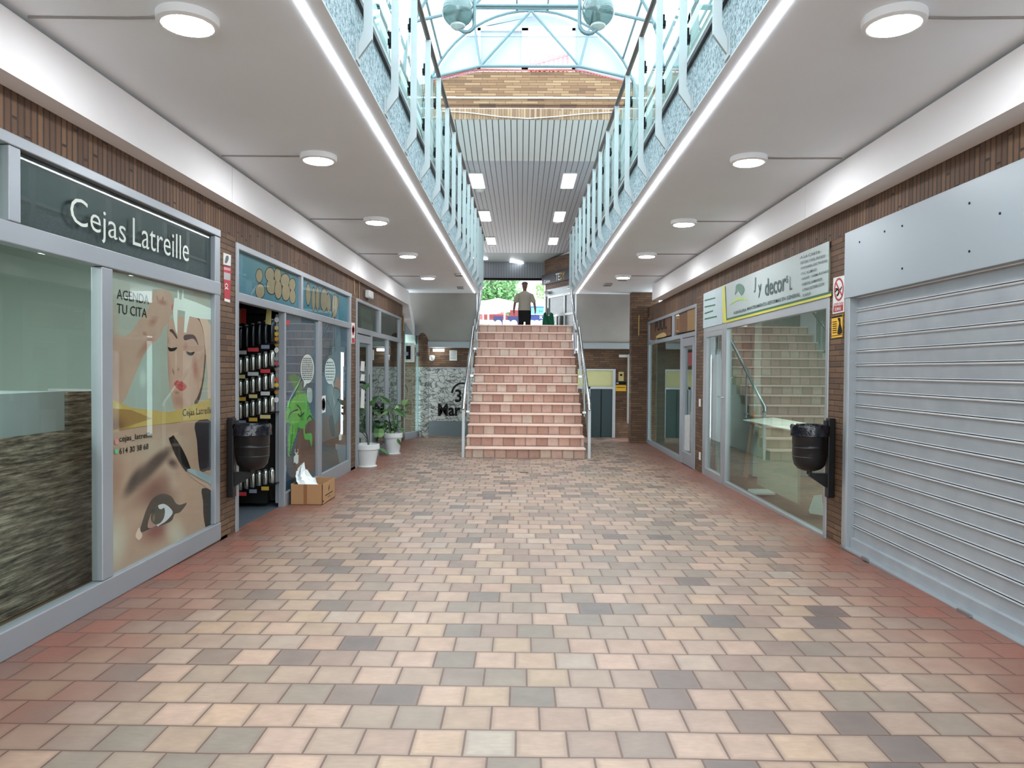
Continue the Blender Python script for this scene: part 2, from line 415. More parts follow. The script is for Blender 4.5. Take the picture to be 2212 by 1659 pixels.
def text_mesh(body, w=None, h=None, shear=0.0, bold=0.0, spacing=1.0):
    cu = bpy.data.curves.new('t', 'FONT'); cu.body = body; cu.size = 1; cu.resolution_u = 3; cu.shear = shear; cu.offset = bold
    cu.space_character = spacing
    o = bpy.data.objects.new('t', cu); COL.objects.link(o)
    dg = bpy.context.evaluated_depsgraph_get(); dg.update()
    me = bpy.data.meshes.new_from_object(o.evaluated_get(dg)); bpy.data.objects.remove(o)
    vs = [v.co.copy() for v in me.vertices]; fs = [tuple(p.vertices) for p in me.polygons]
    bpy.data.meshes.remove(me); bpy.data.curves.remove(cu)
    x0 = min(v.x for v in vs); x1 = max(v.x for v in vs); y0 = min(v.y for v in vs); y1 = max(v.y for v in vs)
    sx = (w / (x1 - x0)) if w else (h / (y1 - y0)); sy = (h / (y1 - y0)) if h else sx
    return [((v.x - x0) * sx, (v.y - y0) * sy) for v in vs], fs
def quadtext(m, body, side, p00, p10, p01, off, base=None, **k):
    """lettering laid out on a wall plane from corner p00 along p10 (baseline) and p01 (cap height)"""
    a = P3(side, *p00, off, base); b = P3(side, *p10, off, base); c = P3(side, *p01, off, base)
    vs, fs = text_mesh(body, 1.0, 1.0, **k)
    bi = len(m.v); m.v += [tuple(a + (b - a) * x + (c - a) * y) for x, y in vs]
    m.f += [tuple(bi + i for i in f) for f in fs]; return m
def pm(side, px, py, base=None):
    v = P3(side, px, py, 0, base)
    return (v.y, v.z) if side != 'B' else (v.x, v.z)

# ================================================================== SETTING
Y0, Y1 = -7.0, 30.0
fl = MB()
ys = [Y0, 5, 13.4, YB + .2]
for i in range(3):
    a, b = ys[i], ys[i + 1]; za, zb = fz(a), fz(b)
    fl.hexa([(XL - .05, a, -.4), (XR + .05, a, -.4), (XR + .05, b, -.4), (XL - .05, b, -.4), (XL - .05, a, za), (XR + .05, a, za), (XR + .05, b, zb), (XL - .05, b, zb)])
S(fl, 'floor', 'floor', label='clay tiled floor of the shopping passage')
XEL, XER = -.977, 1.17                      # edges of the void
XFL, XFR = -2.49, 2.61                      # outer faces of the white fascias
YS = 17.0
# gallery slabs with plaster underside
S(Bx(XL - 2.6, XEL + .0115, Y0, YS, ZC, ZU - .02), 'ceiling', 'ceil', label='plaster ceiling under the left gallery')
S(Bx(XER - .0115, XR + 2.6, Y0, YS, ZC, ZU - .02), 'ceiling', 'ceil', label='plaster ceiling under the right gallery')
# sloping ends of the ceilings, and the small beams below them
for (a, b) in ((XFL - .35, XEL - .06), (XER + .09, XFR + .4)):
    m = MB(); m.hexa([(a, YS, ZC), (b, YS, ZC), (b, YS + .5, 2.14), (a, YS + .5, 2.14), (a, YS + .3, ZC + .2), (b, YS + .3, ZC + .2), (b, YS + .8, 2.3), (a, YS + .8, 2.3)])
    S(m, 'ceiling', 'rough_slope', label='sloping plaster underside behind the stairs')
    S(Bx(a, b, YS + .46, YS + .9, 2.03, 2.16), 'trim_1', 'beamgrey', label='pale beam under the sloping ceiling')
# white fascia boxes
for s, xf, xw, ye in ((-1, XFL, XL, 16.3), (1, XFR, XR, 14.9)):
    m = MB(); cuts = [Y0, 1.6, 6.35 if s < 0 else 6.9, 11.2, ye]
    for a, b in zip(cuts[:-1], cuts[1:]):
        m.box(xf, xw + s * .3, a + .004, b - .004, ZS, ZC - .035)
    if s < 0:
        m.hexa([(xf, ye, ZS), (xf, ye + 1.2, 2.05), (xw - .3, ye + 1.2, 2.05), (xw - .3, ye, ZS), (xf, ye, ZC - .035), (xf, ye + 1.2, 2.35), (xw - .3, ye + 1.2, 2.35), (xw - .3, ye, ZC - .035)])
    S(m, 'trim_2', 'fascia', label='white fascia box above the ' + ('left' if s < 0 else 'right') + ' shops')
# gallery edges: rough stucco
S(Bx(XEL - .02, XEL + .012, Y0, YS + .3, ZC + .012, ZU), 'wall_left', 'stucco', label='pebbly stucco edge of the left gallery')
S(Bx(XER - .012, XER + .02, Y0, YS + .3, ZC + .012, ZU), 'wall_right', 'stucco', label='pebbly stucco edge of the right gallery')
# side skirts beside the top of the stairs
S(Bx(XEL - .06, XEL - .035, YS, YS + .9, 1.9, ZU), 'wall_left', 'ceil', label='plaster cheek beside the stair top')
S(Bx(XER + .055, XER + .08, YS, YS + .9, 1.9, ZU), 'wall_right', 'ceil', label='plaster cheek beside the stair top')

def lip(px_l, px_r, side, zz0, zz1, mt, name, th=.12, x=None, **k):
    a = P3(side, px_l, 850).y; b = P3(side, px_r, 850).y
    xx = XL if side == 'L' else XR; s = -1 if side == 'L' else 1
    return S(Bx(xx, xx + s * th, min(a, b), max(a, b), zz0, zz1), name, mt, **k)
def Ly(px, py=850): return P3('L', px, py).y
def Ry(px, py=850): return P3('R', px, py).y
ZB = 2.70
# soldier-brick bands over the shops
S(Bx(XL, XL - .15, Y0, 16.35, ZB, ZS), 'wall_left', 'brickLv', label='soldier brick band above the left shops')
S(Bx(XR, XR + .15, Y0, 16.6, ZB, ZS), 'wall_right', 'brickLv', label='soldier brick band above the right shops')
# brick piers
S(Bx(XL, XL - .15, Ly(475), Ly(508), -.1, ZB), 'wall_left', 'brickL', label='brick pier between poster shop and dark doorway')
S(Bx(XL, XL - .15, Ly(757.5), Ly(768), -.2, ZB), 'wall_left', 'brickL', label='narrow brick pier beside the mural windows')
S(Bx(XL - .02, XL - .15, Ly(867), 16.7, -.2, ZB), 'wall_left', 'brickL', label='last brick pier of the left wall')
S(Bx(XR, XR + .15, Ry(1790), Ry(1829), -.1, ZB), 'wall_right', 'brickL', label='brick pier beside the roller shutter')
S(Bx(XR, XR + .15, Ry(1503), Ry(1519.5), -.2, ZB), 'wall_right', 'brickL', label='narrow brick pier between the far right shops')
S(Bx(XR - .36, XR + .2, 16.6, 16.9, -.2, ZC), 'wall_right', 'brickX', label='brick return at the far end of the right wall')
S(Bx(XR, XR + .15, Ry(1398), 16.6, -.2, ZB), 'wall_right', 'brickL')
# back wall
S(Bx(-3.4, XEL - .03, YB, YB + .2, -.2, 2.34), 'wall_back', 'brickX', label='dark brick back wall left of the stairs')
S(Bx(XER + .03, 3.6, YB, YB + .2, -.2, 2.34), 'wall_back', 'brickX', label='dark brick back wall right of the stairs')
# shop interiors: walls, floors, ceilings (structure)
def room(side, ya, yb, depth, wall, flr, top=2.68, lite=None):
    s = -1 if side == 'L' else 1; x = (XL if side == 'L' else XR) + s * .16; x2 = x + s * depth
    S(Bx(x2, x2 + s * .1, ya, yb, -.1, top), 'wall_' + ('left' if s < 0 else 'right'), wall)
    S(Bx(x - s * .02, x2, ya - .05, ya + .05, -.1, top), 'wall_' + ('left' if s < 0 else 'right'), wall)
    S(Bx(x - s * .02, x2, yb - .05, yb + .05, -.1, top), 'wall_' + ('left' if s < 0 else 'right'), wall)
    S(Bx(x - s * .16, x2, ya, yb, -.3, fz((ya + yb) / 2) + .01), 'floor', flr)
    S(Bx(x - s * .02, x2, ya, yb, top, top + .1), 'ceiling', 'plasterW')
    if lite:
        l = bpy.data.lights.new('shop_fill_light', 'AREA'); l.shape = 'RECTANGLE'; l.size = .5; l.size_y = 1.2; l.energy = lite; l.color = (.9, 1, .96)  # unseen fill lamp added to brighten the shop interior
        o = bpy.data.objects.new('shop_fill_light', l); COL.objects.link(o); o.location = ((x + x2) / 2, (ya + yb) / 2, top - .06)
room('L', .5, 6.6, 3.2, 'wallshop', 'woodfloor', lite=45)
room('L', 6.9, 11.85, 2.4, 'dark', 'darkfloor')
room('L', 12.0, 16.5, 2.4, 'wallshop', 'woodfloor')
M['darkshop'] = mat('dim_shop_wall', (112, 122, 114), .8)
room('R', 6.75, 10.95, 3.0, 'darkshop', 'woodfloor', lite=30)
room('R', 11.2, 16.2, 2.4, 'wallshop', 'woodfloor')
# ------------------------------------------------------------------ shopfronts
def frame_bars(side, bars, th=.07, out=.012):
    """bars: (ya, yb, za, zb) in the wall plane"""
    m = MB(); x = XL if side == 'L' else XR; s = 1 if side == 'L' else -1
    for i, (a, b, c, d) in enumerate(bars): e = .0011 * i; m.box(x + s * (out - e), x - s * (th - e), a + e, b - e, c + e * .5, d - e * .5)
    return m
def window_unit(name, side, bars, panes, label, gm='glass', mt='alu'):
    x = XL if side == 'L' else XR; s = 1 if side == 'L' else -1
    ya = min(b[0] for b in bars); yb = max(b[1] for b in bars)
    r = E(name, (x, (ya + yb) / 2, 0), label, kind='structure')
    frame_bars(side, bars).build('window_frame', mt, r, bevel=.006)
    for a, b, c, d in panes: Bx(x - s * .022, x - s * .03, a - .01, b + .01, c - .01, d + .01).build('window_pane', gm, r)
    return r
# left shop with the poster
a0, a1, a2, a3, a4, a5 = 1.0, Ly(18), Ly(45), Ly(218), Ly(243), Ly(463)
a6 = Ly(475)
window_unit('window_1', 'L', [(a0, a6, 0, .15), (a0, a6, 2.13, 2.245), (a0, a6, 2.635, 2.70), (a1, a2, 2.245, 2.635), (a3, a4, .15, 2.13), (a5, a6, .15, 2.635)],
            [(a0, a3, .15, 2.13), (a4, a5, .15, 2.13), (a0, a1, 2.245, 2.635), (a2, a5, 2.245, 2.635)], 'grey aluminium shopfront with big window, poster bay and name transom')
# shop with mural windows and open door
b0, b1, b2, b3, b4, b5, b6, b7 = Ly(508), Ly(514), Ly(604), Ly(617), Ly(687), Ly(695), Ly(754), Ly(758)
window_unit('window_2', 'L', [(b0, b1, -.02, 2.61), (b0, b7, 2.60, 2.66), (b0, b7, 2.12, 2.205), (Ly(649), Ly(653.5), 2.2, 2.61), (b3 - .06, b3, -.05, 2.12), (b4, b5, .1, 2.12), (b6, b7, -.08, 2.61), (b3, b7, -.09, .11)],
            [(b3, b4, .1, 2.12), (b5, b6, .1, 2.12), (b1, Ly(649), 2.205, 2.6), (Ly(653.5), b6, 2.205, 2.6)], 'aluminium shopfront with two mural windows and painted transom panes')
S(Bx(XL, XL - .1, b0, b7, 2.66, ZB), 'wall_left', 'brickLv')
# third left shop
c0, c1, c2, c3, c4, c5 = Ly(768), Ly(800), Ly(803.5), Ly(835), Ly(839), Ly(866)
window_unit('window_3', 'L', [(c0, c5, 2.58, 2.63), (c0, c5, 2.08, 2.17), (c0, c0 + .1, -.1, 2.6), (Ly(817), Ly(822), 2.17, 2.58), (c1, c2, -.1, 2.1), (c3, c4, -.08, 2.1), (c5 - .25, c5, -.1, 2.6), (c2, c5, -.12, .06)],
            [(c2, c3, .05, 2.1), (c4, c5 - .2, .05, 2.1), (c0 + .1, Ly(817), 2.17, 2.58), (Ly(822), c5 - .2, 2.17, 2.58)], 'aluminium shopfront behind the potted plants', 'glassdark')
S(Bx(XL, XL - .1, c0, c5, 2.63, ZB), 'wall_left', 'brickLv')
d3 = E('door_1', (XL, (c0 + c1) / 2, 0), 'aluminium door of the shop behind the pots', kind='structure')
frame_bars('L', [(c0 + .1, c0 + .2, -.08, 2.06), (c1 - .1, c1, -.08, 2.06), (c0 + .1, c1, 1.93, 2.06), (c0 + .1, c1, -.08, .1)], out=.02).build('door_frame', 'alu', d3, bevel=.005)
Bx(XL - .02, XL - .03, c0 + .19, c1 - .09, .1, 1.94).build('door_pane', 'glassdark', d3)
# slanted narrow front at the far left corner
pA, pB = Vector((-2.66, 16.72, 0)), Vector((-2.40, 17.5, 0))
w4 = E('window_4', (-2.5, 17.1, -.1), 'slanted narrow window at the far left corner', kind='structure')
m = MB(); n4 = Vector((pB - pA)).normalized()
for (u0, u1, z0, z1) in ((0, .08, -.1, 2.55), (.92, 1, -.1, 2.55), (0, 1, -.1, .05), (0, 1, 1.82, 1.9), (0, 1, 2.3, 2.55)):
    p, q = pA.lerp(pB, u0), pA.lerp(pB, u1); o = Vector((-.07, .02, 0))
    m.hexa([(p.x, p.y, z0), (q.x, q.y, z0), (q.x + o.x, q.y + o.y, z0), (p.x + o.x, p.y + o.y, z0), (p.x, p.y, z1), (q.x, q.y, z1), (q.x + o.x, q.y + o.y, z1), (p.x + o.x, p.y + o.y, z1)])
m.build('window_frame', 'alu', w4)
m = MB(); p, q = pA + Vector((-.02, 0, 0)), pB + Vector((-.02, 0, 0))
m.hexa([(p.x, p.y, 0), (q.x, q.y, 0), (q.x - .008, q.y, 0), (p.x - .008, p.y, 0), (p.x, p.y, 2.4), (q.x, q.y, 2.4), (q.x - .008, q.y, 2.4), (p.x - .008, p.y, 2.4)])
m.build('window_pane', 'glassJ', w4)
# right: decorator's shop
r0, r1, r2, r3, r4, r5 = Ry(1790), Ry(1784), Ry(1569), Ry(1562), Ry(1524), Ry(1519.5)
window_unit('window_5', 'R', [(r0, r1, -.05, 2.2), (r2, r3, -.05, 2.2), (r4, r5, -.08, 2.2), (r0, r5, 2.09, 2.2), (r0, r3, -.09, .0)],
            [(r1, r2, -.02, 2.1)], 'pale aluminium front of the decorator shop with a big dark window', 'glassJ', 'alu2')
d2 = E('door_2', (XR, (r3 + r4) / 2, 0), 'glass door of the decorator shop', kind='structure')
frame_bars('R', [(r3, r3 + .05, -.07, 2.09), (r4 - .07, r4, -.07, 2.09), (r3, r4, 2.02, 2.09), (r3, r4, -.08, .04)], out=.016).build('door_frame', 'alu2', d2, bevel=.004)
Bx(XR + .03, XR + .022, r3 + .04, r4 - .05, .03, 2.03).build('door_pane', 'glassJ', d2)
m = MB(); hp = P3('R', 1557, 858, .05); m.tube([hp + Vector((.05, -.02, 0)), hp + Vector((0, -.02, 0)), hp + Vector((0, .16, 0))], .009)
m.build('door_handle', 'steel', d2)
# right: far shop
q0, q1, q2, q3, q4 = Ry(1500), Ry(1474), Ry(1469.5), Ry(1401), Ry(1398)
window_unit('window_6', 'R', [(q2, q3, -.1, .0), (q1, q2, -.1, 2.1), (q3, q4, -.1, 2.6), (Ry(1503), q4, 2.54, 2.6), (Ry(1503), q4, 2.08, 2.16), (Ry(1503), q0, -.1, 2.6), (Ry(1455), Ry(1450), 2.1, 2.6)],
            [(q2, q3, 0, 2.1)], 'aluminium shopfront at the far right end', 'glassJ', 'alu')
S(Bx(XR, XR + .1, Ry(1503), 16.2, 2.6, ZB), 'wall_right', 'brickLv')
d4 = E('door_3', (XR, (q0 + q1) / 2, 0), 'glass door with notices in the far right shop', kind='structure')
frame_bars('R', [(q0, q0 + .11, -.08, 2.07), (q1 - .11, q1, -.08, 2.07), (q0, q1, 1.93, 2.07), (q0, q1, -.08, .13)], out=.02).build('door_frame', 'alu', d4, bevel=.004)
Bx(XR + .03, XR + .022, q0 + .1, q1 - .1, .1, 1.95).build('door_pane', 'glassJ', d4)
# roller shutter
sy0, sy1 = 1.0, Ry(1838)
rs = E('roller_shutter', (XR, 4, 0), 'closed grey metal roller shutter in the right wall', 'roller shutter')
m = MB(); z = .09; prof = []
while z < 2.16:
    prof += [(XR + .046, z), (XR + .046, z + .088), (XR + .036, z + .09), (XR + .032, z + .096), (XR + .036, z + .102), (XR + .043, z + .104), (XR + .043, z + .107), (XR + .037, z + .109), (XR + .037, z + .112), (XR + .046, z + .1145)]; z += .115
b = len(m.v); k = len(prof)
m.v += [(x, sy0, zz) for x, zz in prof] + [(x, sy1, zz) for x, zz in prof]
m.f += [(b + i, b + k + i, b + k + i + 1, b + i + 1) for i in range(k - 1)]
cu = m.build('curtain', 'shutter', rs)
cu.data.materials.append(mat('bead_highlight', (236, 240, 242), .25, .1)); cu.data.materials.append(mat('bead_gap_shade', (20, 24, 28), .6))  # bead highlights and slot shade painted as pale and dark face colours
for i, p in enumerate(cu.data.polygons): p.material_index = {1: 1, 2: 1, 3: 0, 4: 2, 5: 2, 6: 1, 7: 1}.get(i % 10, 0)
Bx(XR + .015, XR + .06, sy0, sy1, -.0, .09).build('bottom_bar', 'shutter', rs, bevel=.004)
m = MB(); m.box(XR - .025, XR + .09, sy1, Ry(1828), -.03, 2.14); m.box(XR - .028, XR - .02, sy1 + .015, sy1 + .03, 0, 2.14); m.build('guide_rail', 'alu2', rs, bevel=.005)
m = MB(); m.box(XR - .03, XR + .3, sy0, Ry(1827), 2.14, 2.705); m.build('housing_panel', 'panelgrey', rs, bevel=.004)
m = MB()
for (px, py) in ((2093, 439), (2159, 461), (1948, 488), (1910, 500), (1948, 580), (2093, 543), (1856, 523)):
    p = P3('R', px, py, .034); MB().tube([p + Vector((.005, 0, 0)), p], .008, 8).build('screw', 'ink', rs)
m = MB()
for px, py, w in ((1838 + 10, 1178, .02), (1896, 1205, .05), (2100, 1322, .07)):
    p = onZ(px, py, .02); Bx(XR - .06, XR - .041, p.y - w, p.y + w, .0, .022).build('floor_catch', 'steel', rs)
S(Bx(XR - .04, XR + .06, sy0, sy1, -.01, .006), 'trim_3', 'alu2', label='steel threshold of the shutter')
# far parts behind the camera so reflections and light stay plausible
S(Bx(XL, XL - .15, Y0, 1.0, -.1, ZB), 'wall_left', 'brickL'); S(Bx(XR, XR + .15, Y0, 1.0, -.1, ZB), 'wall_right', 'brickL')
S(Bx(XR + .12, XR + .2, 1.0, 6.6, 0, ZB), 'wall_right', 'dark')
# ------------------------------------------------------------------ back wall panels
m = Bx(-2.42, XEL - .02, YB - .03, YB, .26, 1.53); S(m, 'wall_back', 'marble', label='crackle patterned white panelling at the back left')
S(Bx(-2.42, XEL - .02, YB - .05, YB, -.1, .255), 'baseboard_back', mat('grey_plinth', (104, 116, 120), .6))
S(Bx(-2.44, XEL - .02, YB - .045, YB, 1.53, 1.56), 'trim_4', 'alu')
# round column
m = MB().lathe([(.15, 1.56), (.15, 2.5)], (-2.33, 17.55, 0)); S(m, 'wall_back', 'brickX', label='brown clad round column at the back left', smooth=True)
m = MB().lathe([(.14, -.15), (.14, 1.55), (.155, 1.56)], (-2.33, 17.55, 0)); S(m, 'wall_back', 'marble', label='lower half of the round column, white crackle pattern', smooth=True)
# lettering on the marble
m = MB()
stroke(m, 'B', [(976, 849), (979, 840), (986, 832), (996, 828), (1010, 829)], .035, .045)
quadtext(m, '3', 'B', (983, 869), (997, 869), (983, 841), .036, bold=.02)
quadtext(m, '3 B', 'B', (1002, 869), (1035, 869), (1002, 850), .036, bold=.02)
quadtext(m, 'Mar i st', 'B', (946, 899), (1040, 899), (946, 872), .036, bold=.035)
tag(m.build('wall_lettering', 'ink'), 'black painted lettering "Mar" and big 3 on the crackled panels', 'lettering')
# back right: door and panel
d5 = E('door_4', (1.9, YB, -.1), 'dark green door at the back right', kind='structure')
p0, p1 = onY(1274, 900, YB), onY(1322, 900, YB)
zt = onY(1300, 840, YB).z
m = MB(); m.box(p0.x - .06, p0.x, YB - .06, YB, -.1, zt + .05); m.box(p1.x, p1.x + .07, YB - .06, YB, -.1, onY(1300, 800, YB).z); m.box(p0.x - .3, p1.x, YB - .06, YB, zt, zt + .05); m.box(p0.x - .3, p1.x + .07, YB - .06, YB, onY(1300, 800, YB).z, onY(1300, 797, YB).z)
m.build('door_frame', 'alu2', d5)
Bx(p0.x, p1.x, YB - .03, YB, -.1, zt).build('door_leaf', mat('dark_green_door', (24, 50, 54), .4), d5)
Bx((p0.x + p1.x) / 2 - .01, (p0.x + p1.x) / 2 + .01, YB - .04, YB - .03, -.1, zt).build('door_seam', 'ink', d5)
S(Bx(p0.x - .3, p1.x, YB - .03, YB, zt + .05, onY(1300, 800, YB).z), 'wall_back', mat('cream_panel', (200, 196, 140), .6), label='cream panel above the back door')
S(Bx(onY(1354, 900, YB).x, onY(1375, 900, YB).x, YB - .3, YB, .25, 1.9), 'wall_back', 'plasterW')
# ------------------------------------------------------------------ upper floor and passage
YG, YP = 13.8, 15.3                     # brick gable, start of passage ceiling
zt4, zg0 = H + 4.3, H + 4.64
S(Bx(XL - 1.2, XEL - .02, Y0, YB + .05, ZU - .02, ZU), 'floor', 'plasterW', label='upper gallery floor')
S(Bx(XER + .02, XR + 1.2, Y0, YB + .05, ZU - .02, ZU), 'floor', 'plasterW', label='upper gallery floor')
for s, x in ((-1, -3.1), (1, 3.3)):
    S(Bx(x, x + s * .1, Y0, 27, ZU, 6.1), 'wall_' + ('left' if s < 0 else 'right'), mat('upper_wall' + str(s), (206, 218, 220), .7))
    S(Bx(x, (-1.87 if s < 0 else 2.17), Y0, YG, 6.1, 6.2), 'ceiling', 'plasterW')
    S(Bx((-1.95 if s < 0 else 2.17), (-1.87 if s < 0 else 2.25), Y0, YG, 5.95, 6.25), 'trim_5', 'fascia', label='beam carrying the glass vault')
S(Bx(-3.1, 3.3, YP, 27.2, zt4, zt4 + .1), 'ceiling', 'slat', label='slatted ceiling of the upper passage')
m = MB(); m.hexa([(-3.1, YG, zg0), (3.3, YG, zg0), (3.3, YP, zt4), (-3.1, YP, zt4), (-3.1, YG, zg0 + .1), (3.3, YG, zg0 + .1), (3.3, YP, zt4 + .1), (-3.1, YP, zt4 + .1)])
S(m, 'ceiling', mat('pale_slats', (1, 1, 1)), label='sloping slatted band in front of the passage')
slat_band = [o for o in COL.objects if o.get('label') == 'sloping slatted band in front of the passage'][0]
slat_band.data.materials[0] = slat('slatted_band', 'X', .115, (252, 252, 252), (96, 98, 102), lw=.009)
m = MB(); m.hexa([(-3.1, 27.2, zt4), (3.3, 27.2, zt4), (3.3, 28.6, zt4 - .15), (-3.1, 28.6, zt4 - .15), (-3.1, 27.2, zt4 + .1), (3.3, 27.2, zt4 + .1), (3.3, 28.6, zt4), (-3.1, 28.6, zt4)])
S(m, 'ceiling', 'panelgrey', label='flat ceiling strip at the passage exit')
S(Bx(-3.1, 3.3, 28.6, 28.75, H + 3.55, zt4), 'wall_back', slat('grey_lintel', 'X', .1, (150, 158, 166), (96, 100, 108)), label='slatted lintel over the passage exit')
S(Bx(-3.1, 3.3, 28.58, 28.78, H + 3.47, H + 3.55), 'trim_6', 'ink')
# brick gable wall above the passage
def gz(x):
    return H + (5.33 if x < -1.5 else (5.33 + (x + 1.5) / .7 * .19 if x < -.8 else (5.52 if x < 1.0 else 5.52 - (x - 1.0) * .19)))
pts = [(-3.1, zg0 + .28), (3.3, zg0 + .28), (3.3, H + 5.1), (2.1, H + 5.3), (1.0, H + 5.52), (-.8, H + 5.52), (-1.9, H + 5.28), (-3.1, H + 5.1)]
m = MB(); m.prism([(x, YG, z) for x, z in pts], (0, .2, 0)); S(m, 'wall_back', 'brickFar', label='pale brick gable above the passage')
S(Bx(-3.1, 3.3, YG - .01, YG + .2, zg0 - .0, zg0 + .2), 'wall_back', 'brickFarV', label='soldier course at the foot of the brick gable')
S(Bx(-3.1, 3.3, YG - .03, YG - .005, H + 5.02, H + 5.045), 'trim_7', 'white')
m = MB(); m.tube([onY(x, y, YG - .03) for x, y in ((950, 240), (1010, 243), (1080, 252), (1140, 256), (1200, 252), (1260, 246), (1330, 242))], .009, 6)
tag(m.build('wall_cable', 'white'), 'white cable sagging across the brick gable', 'cable')
# passage walls
S(Bx(-3.1, -3.0, 17.9, 28.7, 2.57, zt4), 'wall_left', 'brickL'); S(Bx(3.2, 3.3, 17.9, 28.7, 2.57, zt4), 'wall_right', 'brickL')
m = MB(); m.box(-3.1, 3.3, 17.4 + .3, 60, 2.35, 2.57); S(m, 'floor', mat('pale_paving', (196, 186, 172), .8), label='pale paving outside at the top of the stairs')
# ------------------------------------------------------------------ staircase
RI, TR, YST, XS0, XS1 = .1907, .308, 13.4, -1.0, 1.17
st = E('staircase', (.085, 15.4, -.1), 'wide tiled staircase with pinkish clay treads rising to the exit', 'stairs')
for n in range(14):
    z1 = -.1 + RI * (n + 1); y = YST + TR * n; yb = y + TR + (.35 if n == 13 else 0)
    s_ = MB(); s_.box(XS0, XS1, y + .025, yb, (-.1 if n == 0 else z1 - RI), z1 - .03)
    s_.build('riser', 'riser', st)
    t_ = MB(); t_.box(XS0 - .01, XS1 + .01, y - .004, yb + .02, z1 - .03, z1); t_.build('tread', 'nosing', st, bevel=.008)
m = MB()
for n in range(1, 14): m.box(XS0 + .02, XS1 - .02, YST + TR * n + .03, min(YST + TR * n + TR + .03, 17.7), -.1, -.1 + RI * n - .005)
m.build('core', 'ceil', st)
# stair handrails
for s, x, name in ((-1, -1.05, 'left'), (1, 1.25, 'right')):
    r = E('stair_handrail', (x, 13.6, -.1), 'polished steel handrail on the %s side of the stairs' % name, 'handrail', 'steel handrails of the stairs')
    lo, hi = Vector((x, 13.5, .86)), Vector((x, 16.2, 2.44))
    m = MB(); m.tube([lo + Vector((0, .05, -.09)), lo + Vector((0, -.03, -.05)), lo, hi], .032, 14); m.build('lower_rail', 'steel', r, smooth=True)
    m = MB(); m.tube([(x - s * .06, 16.2, 2.36), (x - s * .06, 18.1, 3.52), (x - s * .06, 18.9, 3.6)], .03, 14); m.build('upper_rail', 'steel', r, smooth=True)
    for k, (y, h0) in enumerate(((13.5, -.1), (14.6, .6), (15.7, 1.3), (16.7, 1.9), (17.7, 2.5))):
        zr = .86 + (y - 13.5) * .585 if y < 16.3 else 2.36 + (y - 16.2) * .61
        w = .05 if k == 0 else .022
        m = MB(); m.box(x - w / 2, x + w / 2, y - .01, y + .03, h0, zr - .02)
        m.build('post', 'post', r)
        if k: 
            m = MB(); m.box(x - s * .035, x + s * .03, y - .02, y + .04, h0 + .06, h0 + .1); m.build('bracket', 'steel', r)
    m = MB(); m.hexa([(x - .003, 13.6, .1), (x + .003, 13.6, .1), (x + .003, 17.3, 2.4), (x - .003, 17.3, 2.4), (x - .003, 13.6, .74), (x + .003, 13.6, .74), (x + .003, 17.3, 2.95), (x - .003, 17.3, 2.95)])
    m.build('glass_panel', glass('stair_glass' + name, (250, 252, 252), 1.35), r)
# ------------------------------------------------------------------ balustrades
def balustrade(s, xe, y0, name):
    xp = xe - s * .075; xg = xe - s * .03
    r = E('balustrade', (xe, 9, ZU), 'glass balustrade with flat metal posts along the %s gallery edge' % name, 'balustrade', 'gallery balustrades')
    pp = None
    k = -5
    while y0 + .9 * k < 17.4:
        y = y0 + .9 * k; k += 1
        xo, xi, x3 = xp - s * .025, xp + s * .025, xe - s * .02; pl_ = [(xo, 4.6), (xo, 3.41), (x3, 3.30), (x3, 3.38), (xi, 3.46), (xi, 4.6)]
        if s < 0: pl_ = pl_[::-1]
        m = MB(); m.prism([(x, y - .012, z) for x, z in pl_][::-1], (0, .024, 0))
        m.box(xe - s * .013, xe - s * .0205, y - .05, y + .05, 3.275, 3.40)
        po = m.build('post', 'post', r)
        for z in (3.82, 4.34):
            m = MB(); m.box(xp, xg, y + .012, y + .05, z - .03, z + .05); m.box(xg - .012, xg + .012, y + .03, y + .06, z - .05, z + .01)
            m.build('glass_clamp', 'ink', r)
        m = MB(); m.box(xg - .005, xg + .005, y + .035, y + .865, 3.70, 4.53); m.build('glass_panel', 'railglass', r)
        m = MB(); m.tube([(xp, y + .0, 4.62), (xp, y + .9, 4.62)], .024, 10); m.build('handrail', 'rail', r, smooth=True)
    m = MB(); m.box(xe - s * .035, xe + s * .1, Y0, 17.3, ZU, ZU + .035); m.build('coping', mat('dark_coping', (50, 50, 54), .5), r)
    m = MB(); m.box(xe - s * .02, xe + s * .04, Y0, 17.3, ZU + .035, ZU + .085); m.build('bottom_rail', 'white', r)
balustrade(-1, XEL, 4.32, 'left'); balustrade(1, XER, 4.25, 'right')
